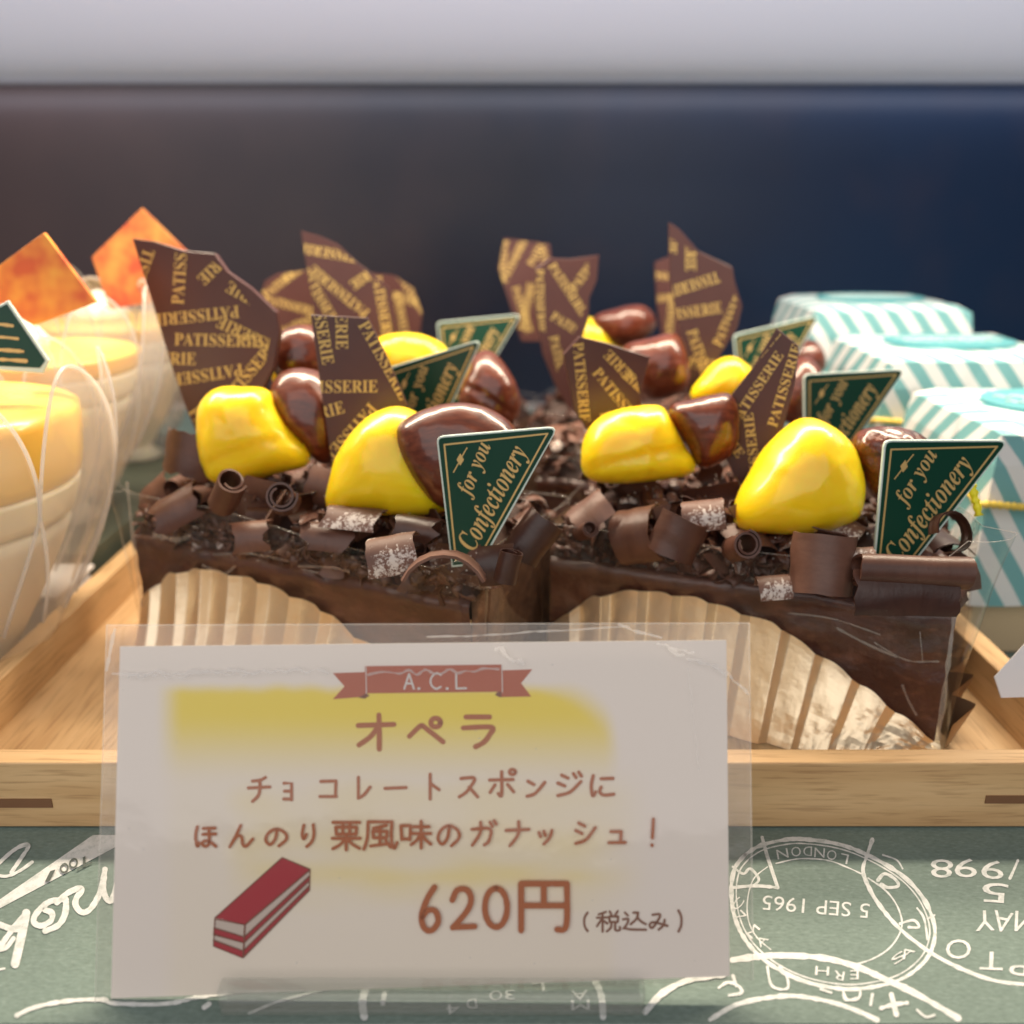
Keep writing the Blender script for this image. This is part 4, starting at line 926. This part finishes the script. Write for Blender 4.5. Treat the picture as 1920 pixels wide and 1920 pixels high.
GL = {
 'オ': [[(6, 32), (94, 29)], [(57, 4), (58, 50), (58, 95)], [(55, 33), (38, 60), (8, 84)]],
 'ペ': [[(4, 68), (30, 38), (38, 34), (46, 40), (95, 86)], [(75 + 13 * math.cos(t), 24 + 14 * math.sin(t)) for t in [2 * math.pi * i / 10 for i in range(11)]]],
 'ラ': [[(16, 10), (88, 10)], [(8, 42), (94, 40), (88, 62), (70, 84), (45, 97)]],
 'チ': [[(78, 6), (55, 16), (22, 20)], [(4, 46), (97, 42)], [(53, 18), (54, 50), (46, 76), (22, 97)]],
 'ョ': ['L', [(22, 8), (78, 8), (78, 96)], [(26, 50), (76, 50)], [(20, 92), (78, 92)]],
 'コ': [[(12, 14), (88, 12)], [(88, 12), (86, 88)], [(8, 88), (90, 88)]],
 'レ': [[(14, 4), (14, 92)], [(14, 94), (50, 80), (92, 46)]],
 'ー': [[(2, 52), (98, 48)]],
 'ト': [[(30, 2), (30, 98)], [(32, 38), (96, 62)]],
 'ス': [[(14, 12), (82, 10), (64, 48), (38, 76), (6, 95)], [(55, 52), (76, 72), (98, 95)]],
 'ポ': [[(2, 38), (88, 36)], [(46, 8), (46, 92), (34, 86)], [(22, 55), (4, 82)], [(68, 54), (90, 80)], [(86 + 11 * math.cos(t), 9 + 9 * math.sin(t)) for t in [2 * math.pi * i / 8 for i in range(9)]]],
 'ン': [[(8, 14), (40, 32)], [(4, 94), (48, 78), (98, 20)]],
 'ジ': [[(20, 12), (44, 24)], [(6, 44), (32, 56)], [(6, 95), (52, 80), (92, 38)], [(64, 6), (74, 22)], [(84, 0), (94, 16)]],
 'に': [[(14, 4), (6, 50), (12, 96), (24, 78)], [(46, 18), (94, 16)], [(46, 56), (40, 78), (58, 92), (97, 88)]],
 'ほ': [[(12, 4), (4, 50), (12, 97), (20, 80)], [(40, 12), (94, 10)], [(38, 40), (97, 38)], [(66, 12), (67, 80), (50, 97), (34, 84), (48, 70), (74, 78), (98, 97)]],
 'ん': [[(48, 2), (28, 50), (4, 97)], [(18, 70), (36, 48), (52, 54), (56, 84), (70, 94), (97, 62)]],
 'の': [[(54, 10), (46, 60), (24, 90), (5, 66), (18, 28), (52, 8), (88, 28), (94, 62), (62, 97)]],
 'り': [[(22, 6), (12, 44), (22, 66), (38, 46)], [(80, 4), (84, 46), (70, 78), (40, 98)]],
 '栗': [[(4, 6), (96, 6)], [(14, 22), (86, 22)], [(14, 22), (16, 46)], [(86, 22), (84, 46)], [(16, 46), (84, 46)], [(38, 6), (38, 46)], [(62, 6), (62, 46)], [(2, 60), (98, 60)], [(50, 48), (50, 99)], [(46, 62), (28, 82), (4, 95)], [(54, 62), (72, 80), (96, 94)]],
 '風': [[(14, 4), (12, 58), (2, 97)], [(14, 4), (84, 4)], [(84, 4), (82, 60), (90, 94), (99, 74)], [(68, 16), (30, 26)], [(28, 36), (70, 36)], [(28, 36), (30, 58)], [(70, 36), (68, 58)], [(30, 58), (68, 58)], [(49, 24), (49, 80)], [(22, 86), (74, 78)], [(66, 68), (80, 90)]],
 '味': [[(3, 18), (34, 18)], [(3, 18), (6, 68)], [(34, 18), (32, 68)], [(6, 66), (32, 66)], [(44, 22), (94, 22)], [(38, 46), (99, 46)], [(68, 2), (68, 98)], [(66, 48), (54, 70), (36, 86)], [(70, 48), (82, 68), (99, 84)]],
 'ガ': [[(4, 34), (74, 32), (70, 78), (52, 94)], [(38, 6), (36, 48), (6, 95)], [(74, 6), (84, 22)], [(90, 0), (99, 14)]],
 'ナ': [[(2, 38), (97, 34)], [(54, 4), (52, 54), (18, 97)]],
 'ッ': [[(6, 22), (18, 50)], [(40, 14), (50, 42)], [(95, 8), (80, 55), (40, 98)]],
 'シ': [[(18, 8), (46, 22)], [(4, 40), (34, 54)], [(4, 96), (52, 80), (95, 28)]],
 'ュ': [[(14, 10), (74, 10)], [(74, 10), (70, 88)], [(2, 92), (98, 90)]],
 '！': [[(60, 0), (45, 68)], [(38, 92), (40, 95)]],
 '6': [[(72, 4), (40, 30), (16, 68), (30, 94), (62, 97), (88, 78), (76, 56), (44, 54), (20, 68)]],
 '2': [[(8, 30), (28, 6), (66, 6), (82, 28), (66, 56), (10, 96)], [(10, 95), (96, 93)]],
 '0': [[(50 + 44 * math.sin(t), 50 - 46 * math.cos(t)) for t in [2 * math.pi * i / 12 for i in range(13)]]],
 '円': [[(6, 98), (6, 4)], [(6, 4), (95, 4)], [(95, 4), (94, 88), (76, 96)], [(50, 4), (50, 48)], [(6, 48), (94, 48)]],
 '(': [[(90, 2), (20, 30), (20, 70), (90, 98)]], ')': [[(10, 2), (80, 30), (80, 70), (10, 98)]],
 '税': [[(40, 4), (10, 16)], [(2, 32), (46, 30)], [(26, 12), (26, 98)], [(24, 36), (2, 72)], [(28, 44), (46, 60)], [(56, 2), (64, 18)], [(90, 0), (80, 18)], [(54, 26), (92, 26)], [(54, 26), (56, 52)], [(92, 26), (90, 52)], [(56, 52), (90, 52)], [(64, 54), (60, 80), (44, 97)], [(80, 54), (80, 90), (99, 90), (99, 76)]],
 '込': [[(46, 8), (66, 8)], [(66, 8), (58, 40), (34, 66)], [(62, 30), (76, 50), (98, 66)], [(10, 8), (22, 22)], [(2, 42), (24, 40), (18, 66), (4, 88)], [(6, 84), (32, 92), (99, 94)]],
 'み': [[(18, 10), (58, 8), (42, 50), (16, 88), (2, 70), (24, 54), (97, 76)], [(82, 40), (74, 74), (50, 98)]],
}
def line(P, items, wd):
    for ch, x0, x1, y0, y1 in items:
        st = GL[ch]; lin_ = False
        if st[0] == 'L': st = [['L'] + s for s in st[1:]]
        elif ch in '栗風味円税込コョュ': st = [['L'] + s if len(s) == 2 else s for s in st]
        P.glyph(st, (x0 + wd * .3, x1 - wd * .3, y0 + wd * .3, y1 - wd * .3), wd)
pr = Print(SG, .01, .0006)
line(pr, [('オ', 664, 746, 1335, 1411), ('ペ', 762, 837, 1338, 1402), ('ラ', 861, 928, 1335, 1405)], 9.5)
line(pr, [('チ', 462, 509, 1453, 1506), ('ョ', 525, 554, 1464, 1503), ('コ', 595, 636, 1458, 1500), ('レ', 666, 698, 1454, 1501), ('ー', 719, 764, 1455, 1500), ('ト', 797, 826, 1449, 1501), ('ス', 857, 898, 1453, 1498), ('ポ', 915, 970, 1441, 1497), ('ン', 985, 1024, 1458, 1497), ('ジ', 1041, 1095, 1446, 1496), ('に', 1104, 1154, 1451, 1496)], 6.2)
line(pr, [('ほ', 363, 407, 1547, 1590), ('ん', 427, 477, 1545, 1591), ('の', 494, 541, 1550, 1589), ('り', 561, 595, 1543, 1590), ('栗', 620, 678, 1537, 1596), ('風', 679, 747, 1537, 1596), ('味', 748, 810, 1537, 1593), ('の', 817, 865, 1543, 1589), ('ガ', 881, 933, 1537, 1589), ('ナ', 946, 995, 1537, 1589), ('ッ', 1007, 1038, 1553, 1585), ('シ', 1076, 1120, 1538, 1585), ('ュ', 1139, 1175, 1555, 1584), ('！', 1216, 1232, 1534, 1590)], 6.0)
line(pr, [('6', 780, 830, 1657, 1750), ('2', 841, 895, 1661, 1746), ('0', 903, 957, 1659, 1745), ('円', 968, 1071, 1650, 1750)], 11)
pr.build('brown_lettering', M['ink'], pap)
pr = Print(SG, .01, .0006)
line(pr, [('(', 1093, 1104, 1709, 1748), ('税', 1117, 1164, 1707, 1749), ('込', 1166, 1213, 1707, 1747), ('み', 1216, 1254, 1711, 1745), (')', 1270, 1280, 1705, 1749)], 4.4)
pr.build('tax_note_lettering', M['ink_dark'], pap)
# ribbon banner
pr = Print(SG, .008, .002)
pr.poly([(624, 1262), (688, 1260), (688, 1306), (624, 1311), (646, 1287)]); pr.poly([(940, 1257), (998, 1255), (977, 1281), (996, 1306), (934, 1307)])
pr.poly([(684, 1249), (940, 1246), (941, 1297), (684, 1300)])
rib = pr.build('ribbon_banner', M['ribbon'], pap)
pr = Print(SG, .016, .001); pr.poly([(686, 1300), (693, 1304), (684, 1310), (672, 1308)]); pr.poly([(940, 1297), (933, 1297), (928, 1303), (940, 1308)]); pr.build('ribbon_fold', M['ribbon_dark'], rib)
pr = Print(SG, .016, .001)
pr.stroke([(686, 1250), (687, 1300)], 1.6, False); pr.stroke([(941, 1247), (942, 1298)], 1.6, False)
pr.glyph([['L', (5, 98), (50, 2)], ['L', (50, 2), (95, 98)], ['L', (20, 64), (80, 64)]], (757, 777, 1263, 1292), 3.6)
pr.glyph([[(92, 12), (55, 0), (12, 30), (10, 70), (50, 98), (92, 86)]], (806, 828, 1262, 1292), 3.6)
pr.glyph([['L', (10, 2), (12, 96)], ['L', (12, 96), (96, 94)]], (853, 875, 1264, 1292), 3.6)
pr.stroke([(785, 1291), (786, 1291)], 5, False); pr.stroke([(838, 1291), (839, 1291)], 5, False)
pr.build('banner_lettering', M['white_print'], rib)
# drawn slice of layered cake
pr = Print(SG, .008, .002); pr.poly([(403, 1721), (529, 1608), (581, 1630), (459, 1733)])
pr.poly([(400, 1740), (458, 1757), (457, 1768), (400, 1752)]); pr.poly([(400, 1763), (456, 1783), (455, 1796), (400, 1774)])
pr.poly([(458, 1757), (580, 1643), (580, 1650), (457, 1768)]); pr.poly([(456, 1783), (579, 1662), (579, 1669), (455, 1796)])
ill = pr.build('cake_drawing', M['red_print'], pap)
pr = Print(SG, .006, .0004); pr.poly([(401, 1723), (460, 1735), (580, 1632), (580, 1668), (456, 1794), (400, 1772)]); pr.build('cream_layer', M['cream_print'], ill)
pr = Print(SG, .02, .0008)
for st in ([(403, 1721), (529, 1608), (581, 1630), (580, 1669), (455, 1796), (400, 1774), (403, 1721)], [(403, 1723), (459, 1734), (581, 1631)], [(459, 1734), (456, 1795)], [(401, 1740), (458, 1757), (580, 1643)], [(400, 1752), (457, 1768), (580, 1651)], [(400, 1763), (456, 1783), (579, 1662)]): pr.stroke([(p[0], p[1]) for p in st], 2.6, False, 3, .5)
pr.build('outline', M['ribbon_dark'], ill)
# clear sleeve: front and back sheets with a wavy pocket, and the glare along its wrinkles drawn as white streaks
def sheet(off, q, wav, mname, nm):
    a, b = 80, 50; vs = []
    for i in range(a + 1):
        for j in range(b + 1):
            s, t = i / a, j / b
            p = (Vector(q[0]) * (1 - s) + Vector(q[1]) * s) * (1 - t) + (Vector(q[3]) * (1 - s) + Vector(q[2]) * s) * t
            vs.append(SG.w(p.x, p.y, off + wav * (fbm(Vector((s * 5, t * 4, off * 20)), 3) + .6 * math.exp(-((t - .12 - .015 * noise.noise(Vector((s * 6, 0, 1)))) / .02) ** 2))))
    fs = [(i * (b + 1) + j, i * (b + 1) + j + 1, (i + 1) * (b + 1) + j + 1, (i + 1) * (b + 1) + j) for i in range(a) for j in range(b)]
    return mesh(nm, vs, fs, M[mname], sign, smooth=True)
qs = [(200, 1172), (1405, 1168), (1412, 1838), (178, 1880)]
slv = sheet(.11, qs, .012, 'sleeve', 'sleeve_sheet'); sheet(-.09, qs, .01, 'sleeve', 'sleeve_sheet')
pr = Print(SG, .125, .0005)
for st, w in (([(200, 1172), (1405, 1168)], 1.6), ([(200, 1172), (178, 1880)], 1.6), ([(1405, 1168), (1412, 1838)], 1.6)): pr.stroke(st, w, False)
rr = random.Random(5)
def glare_streak(x0, y0, x1, y1, w, n=26, amp=5):
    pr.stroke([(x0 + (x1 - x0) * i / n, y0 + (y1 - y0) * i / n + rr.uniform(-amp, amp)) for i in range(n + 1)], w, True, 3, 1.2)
glare_streak(212, 1262, 615, 1258, 4.5, 30, 4); glare_streak(240, 1266, 480, 1264, 3, 20, 6); glare_streak(690, 1262, 935, 1258, 4, 16, 5); glare_streak(930, 1212, 980, 1246, 8, 6, 6)
glare_streak(1230, 1205, 1300, 1225, 3, 8, 2); glare_streak(1255, 1218, 1362, 1262, 6, 12, 4); glare_streak(1362, 1262, 1402, 1300, 4, 6, 3); glare_streak(1290, 1250, 1310, 1440, 1.2, 10, 3)
glare_streak(200, 1255, 215, 1180, 6, 5, 2); glare_streak(800, 1195, 1180, 1175, 2.5, 10, 2); glare_streak(1160, 1172, 1240, 1196, 4, 6, 2)
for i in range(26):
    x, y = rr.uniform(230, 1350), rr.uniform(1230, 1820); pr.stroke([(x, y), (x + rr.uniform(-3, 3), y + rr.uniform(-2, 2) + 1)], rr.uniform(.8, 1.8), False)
pr.build('sleeve_edge_and_glare', M['sleeve_glare'], sign)
# clear acrylic foot the card leans in
mb = MB(); hold = empty('card_stand', (0, 13.6, 0.02), 'low clear acrylic stand under the price card', 'card stand')
xa = G.w(415, 1900).x; xb = G.w(1207, 1900).x
mb.box(xa, xb, 12.72, 13.05, .03, .62, .04); mb.build('front_lip', M['acrylic'], hold)
mb = MB(); mb.box(xa, xb, 13.36, 15.2, .03, .20, .03); mb.build('foot_plate', M['acrylic'], hold)
mb = MB(); mb.box(xa + .02, xb - .02, 13.06, 13.355, .03, .13, .02); mb.build('slot_floor', M['acrylic'], hold)

# ================================================================ DESSERT CUPS
CUG = 'clear petal edged dessert cups in a row'
def rprof(z):
    t = max(0.0, min(1.0, z / 8.4)); return 1.55 + 3.45 * math.sin(math.pi / 2 * t ** 1.1) - (.11 * (z - 8.4) ** 2 if z > 8.4 else 0)
def cup(cx, cy, label, rot, sc=1.0, z0=0.0):
    root = empty('dessert_cup', (0, 0, 0), label, 'dessert cup', CUG)
    px_, py_, cx, cy = cx, cy, 0.0, 0.0
    Np = 9; zb = 6.3; zt = 10.0; jt = 8.6 if z0 == 0 else 7.3
    def rim(ph):
        f = ((ph - rot) / (2 * math.pi) * Np) % 1; x = abs(2 * f - 1); return zb + (zt - zb) * math.sqrt(max(0, 1 - x * x))
    n = 200; nv = 40; vs = []
    for i in range(n):
        ph = 2 * math.pi * i / n; R = rim(ph)
        for j in range(nv + 1):
            z = R * j / nv; r = rprof(z) + .03 * fbm(Vector((math.cos(ph) * 2, math.sin(ph) * 2, z * .4)), 2); vs.append((cx + r * math.cos(ph), cy + r * math.sin(ph), .03 + z))
    fs = [(i * (nv + 1) + j, ((i + 1) % n) * (nv + 1) + j, ((i + 1) % n) * (nv + 1) + j + 1, i * (nv + 1) + j + 1) for i in range(n) for j in range(nv)]
    mesh('cup_wall', vs, fs, M['cup'], root, smooth=True)
    for k in range(Np):
        pc_ = rot + 2 * math.pi * (k + .5) / Np; pts = []
        for q in range(41):
            t = -1 + 2 * q / 40; a = t * math.pi * .5 * 1.0
            ph = pc_ + math.sin(a) * math.pi / Np * (1.0)
            z = zb + (zt - zb) * math.cos(a)
            pts.append((ph, z))
        lo = [(pc_ - math.pi / Np * (1 - .55 * u), zb - 3.6 * u) for u in (1, .8, .6, .4, .2)]; hi = [(pc_ + math.pi / Np * (1 - .55 * u), zb - 3.6 * u) for u in (.2, .4, .6, .8, 1)]
        P = [(cx + (rprof(z) + .05) * math.cos(p), cy + (rprof(z) + .05) * math.sin(p), .03 + z) for p, z in lo + pts + hi]
        mb = MB(); mb.tube(P, .05, 8); mb.build('petal_rim', M['cup_rim'], root, True)
    mb = MB(); mb.lathe([(.01, .12), (1.5, .12)] + [(rprof(z) - .95, z) for z in [.6 + .24 * q for q in range(20)]] + [(rprof(5.3) - 1.05, 5.42), (.01, 5.42)], (cx, cy)); mb.build('cream_pudding', M['pudding'], root, True)
    mb = MB(); mb.lathe([(.01, 5.425), (rprof(5.4) - 1.15, 5.425)] + [(rprof(z) - .95, z) for z in (5.6, 5.8, 6.0, 6.2, 6.4, 6.5)] + [(rprof(6.5) - 1.05, 6.6), (.01, 6.6)], (cx, cy)); mb.build('pale_layer', M['pale'], root, True)
    mb = MB(); mb.lathe([(.01, 6.605), (rprof(6.6) - 1.0, 6.605)] + [(rprof(z) - .95, z) for z in [6.7 + (jt - 6.7) * q / 8 for q in range(9)]] + [(rprof(jt) - 1.12, jt + .12), (rprof(jt) - 1.4, jt + .2), (rprof(jt) - 1.9, jt + .25), (.01, jt + .25)], (cx, cy)); mb.build('yellow_jelly', M['jelly'], root, True)
    mb = MB(); mb.lathe([(.01, jt + .2), (1.2, jt + .3), (1.4, jt + .7), (1.0, jt + 1.2), (.5, jt + 1.6), (.01, jt + 1.8)], (cx - .3, cy - 1.2), 24); mb.build('cream_dollop', M['cream'], root, True)
    root.location = Vector((px_, py_, z0 + .02)) * S; root.scale = (sc, sc, sc)
    return root
cup(-16.4, 24.6, 'nearest clear petal edged cup of yellow jelly over cream', .18)
cup(-17.4, 33.4, 'second clear petal edged cup, blurred, standing on the dark green box behind the nearest one', .42, .88, 2.4)
cup(-18.2, 42.4, 'third and most blurred petal edged cup, farthest back on the dark green box', .05, .88, 2.4)
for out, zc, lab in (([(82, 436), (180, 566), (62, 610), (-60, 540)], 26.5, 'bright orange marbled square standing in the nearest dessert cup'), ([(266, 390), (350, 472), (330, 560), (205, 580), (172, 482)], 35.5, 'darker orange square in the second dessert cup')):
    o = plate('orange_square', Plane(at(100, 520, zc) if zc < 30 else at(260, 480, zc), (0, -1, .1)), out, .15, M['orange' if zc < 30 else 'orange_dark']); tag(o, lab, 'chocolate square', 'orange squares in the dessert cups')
o = plate('green_tag', Plane(at(20, 630, 24.8), (.1, -1, .15)), [(-60, 600), (15, 563), (92, 676), (80, 700), (-50, 690)], .09, M['card_edge']); tag(o, 'pale green gold lettered card in the nearest dessert cup', 'decorative card')
p_ = Print(Plane(at(20, 630, 24.8), (.1, -1, .15)), .008, .002); p_.poly([(-58, 604), (13, 570), (85, 676), (75, 690), (-48, 684)]); p_.build('green_face', M['card_green'], o)
p_ = Print(Plane(at(20, 630, 24.8), (.1, -1, .15)), .014, .002)
for y in (608, 632, 656, 674): p_.stroke([(-30, y + 6), (-5, y), (20 + (y - 600) * .4, y + 3)], 6, True, 5, .8)
p_.build('gold_lettering', M['gold_card'], o)
# pale box and white dish behind the first cup
mb = MB(); mb.box(-23.5, -15.0, 29.8, 47, .02, 2.4, .08); o = mb.build('dark_box', M['box_dark']); tag(o, 'low dark green box raising the two rear dessert cups', 'box')
mb = MB(); mb.box(-19, -14.75, 26.9, 29.5, .02, 1.9, .25); mb.box(-19.1, -14.7, 26.8, 29.6, 1.905, 2.1, .08); o = mb.build('white_dish', M['white_card']); tag(o, 'blurred white lidded dish low between the nearest cup and the dark green box', 'dish')
# ================================================================ STRIPED BOXES
def gift(x0, x1, y0, y1, zt, label, cordz):
    root = empty('striped_gift_box', ((x0 + x1) / 2, (y0 + y1) / 2, .02), label, 'gift box', 'teal striped boxes in a row')
    mb = MB(); mb.box(x0 + .25, x1 - .25, y0 + .25, y1 - .25, .02, zt - .3, .1); mb.build('kraft_body', M['kraft'], root)
    # wrapper: tapering paper hood over the body
    zb = max(1.9, zt - 6.4); vs = []; fs = []; n = 14
    ring = []
    def rr4(t, g):
        a0, a1, b0, b1 = x0 - g, x1 + g, y0 - g, y1 + g; pts = []
        for (ax, ay, bx, by) in ((a0, b0, a1, b0), (a1, b0, a1, b1), (a1, b1, a0, b1), (a0, b1, a0, b0)):
            for q in range(n): pts.append((ax + (bx - ax) * q / n, ay + (by - ay) * q / n))
        return pts
    K = 4 * n; lev = [(0, zb, .12), (.4, zb + (zt - zb) * .4, .06), (.75, zb + (zt - zb) * .8, -.02), (.93, zt - .25, -.18), (1, zt, -.7)]
    for t, z, g in lev:
        for (x, y) in rr4(t, g): vs.append((x + .05 * noise.noise(Vector((x, y, z))), y + .05 * noise.noise(Vector((y, x, z + 4))), z + .06 * noise.noise(Vector((x * .8, y * .8, z)))))
    for l in range(len(lev) - 1):
        for i in range(K): fs.append((l * K + i, l * K + (i + 1) % K, (l + 1) * K + (i + 1) % K, (l + 1) * K + i))
    vs.append(((x0 + x1) / 2, (y0 + y1) / 2, zt + .05)); c = len(vs) - 1
    for i in range(K): fs.append(((len(lev) - 1) * K + i, (len(lev) - 1) * K + (i + 1) % K, c))
    mesh('striped_wrapper', vs, fs, M['stripe'], root)
    mb = MB(); e = [((x0 + x1) / 2 + (x1 - x0) * .34 * math.cos(a), (y0 + y1) / 2 + (y1 - y0) * .30 * math.sin(a)) for a in [2 * math.pi * i / 40 for i in range(40)]]
    mb.add([(x, y, zt + .14) for x, y in e] + [(x, y, zt + .02) for x, y in e], [tuple(range(40))] + [(i, 40 + i, 40 + (i + 1) % 40, (i + 1) % 40) for i in range(40)])
    lb = mb.build('oval_label', M['label_teal'], root)
    pl = Plane((0, 0, zt + .155), (0, 0, 1)); mb = MB()
    for rw in (-.5, .35):
        pts = [((x0 + x1) / 2 + (i - 12) * .17, (y0 + y1) / 2 - rw + .18 * math.sin(i * 1.9), zt + .165) for i in range(25)]
        mb.tube(pts, .045, 6)
    mb.build('label_lettering', M['label_ink'], lb)
    if cordz:
        mb = MB(); pts = []
        for i in range(70):
            t = i / 69; pts.append((x0 - .28 + t * (x1 - x0) * .8, y0 - .28 - .0 * t, cordz - .5 * t))
        P = [(x0 - .3, y1 - (y1 - y0) * i / 20, cordz + .25 * math.sin(i * .5)) for i in range(21)] + pts
        mb.tube(P, [.11 + .035 * math.sin(i * 2.6) for i in range(len(P))], 8); mb.build('gold_cord', M['cord'], root, True)
    return root
gift(14.7, 22.2, 26.6, 33.4, 7.7, 'nearest teal striped gift box, cut off by the picture edge', 5.4)
gift(14.2, 21.9, 34.4, 41.0, 8.6, 'middle teal striped gift box in the row of three', 6.2)
gift(13.7, 21.2, 42.0, 48.4, 9.6, 'rearmost blurred teal striped gift box', None)
# a loose yellow twist tie hanging by the film, and a white card at the edge
mb = MB(); P = [at(1822 + 1.2 * i, 908 + 5.2 * i, 23.4) + Vector((0, 0, .02 * math.sin(i))) for i in range(12)]
mb.tube(P, [.10 + .03 * math.sin(i * 2.4) for i in range(12)], 8); o = mb.build('twist_tie', M['tie'], None, True); tag(o, 'short bright yellow twist tie beside the large green card', 'twist tie')
o = plate('blank_card', Plane(at(1900, 1270, 22.5), (-.3, -1, .4)), [(1864, 1270), (1935, 1192), (1990, 1200), (1990, 1306), (1877, 1309)], .05, M['white_card']); tag(o, 'corner of a plain white card by the tray side rail', 'card')
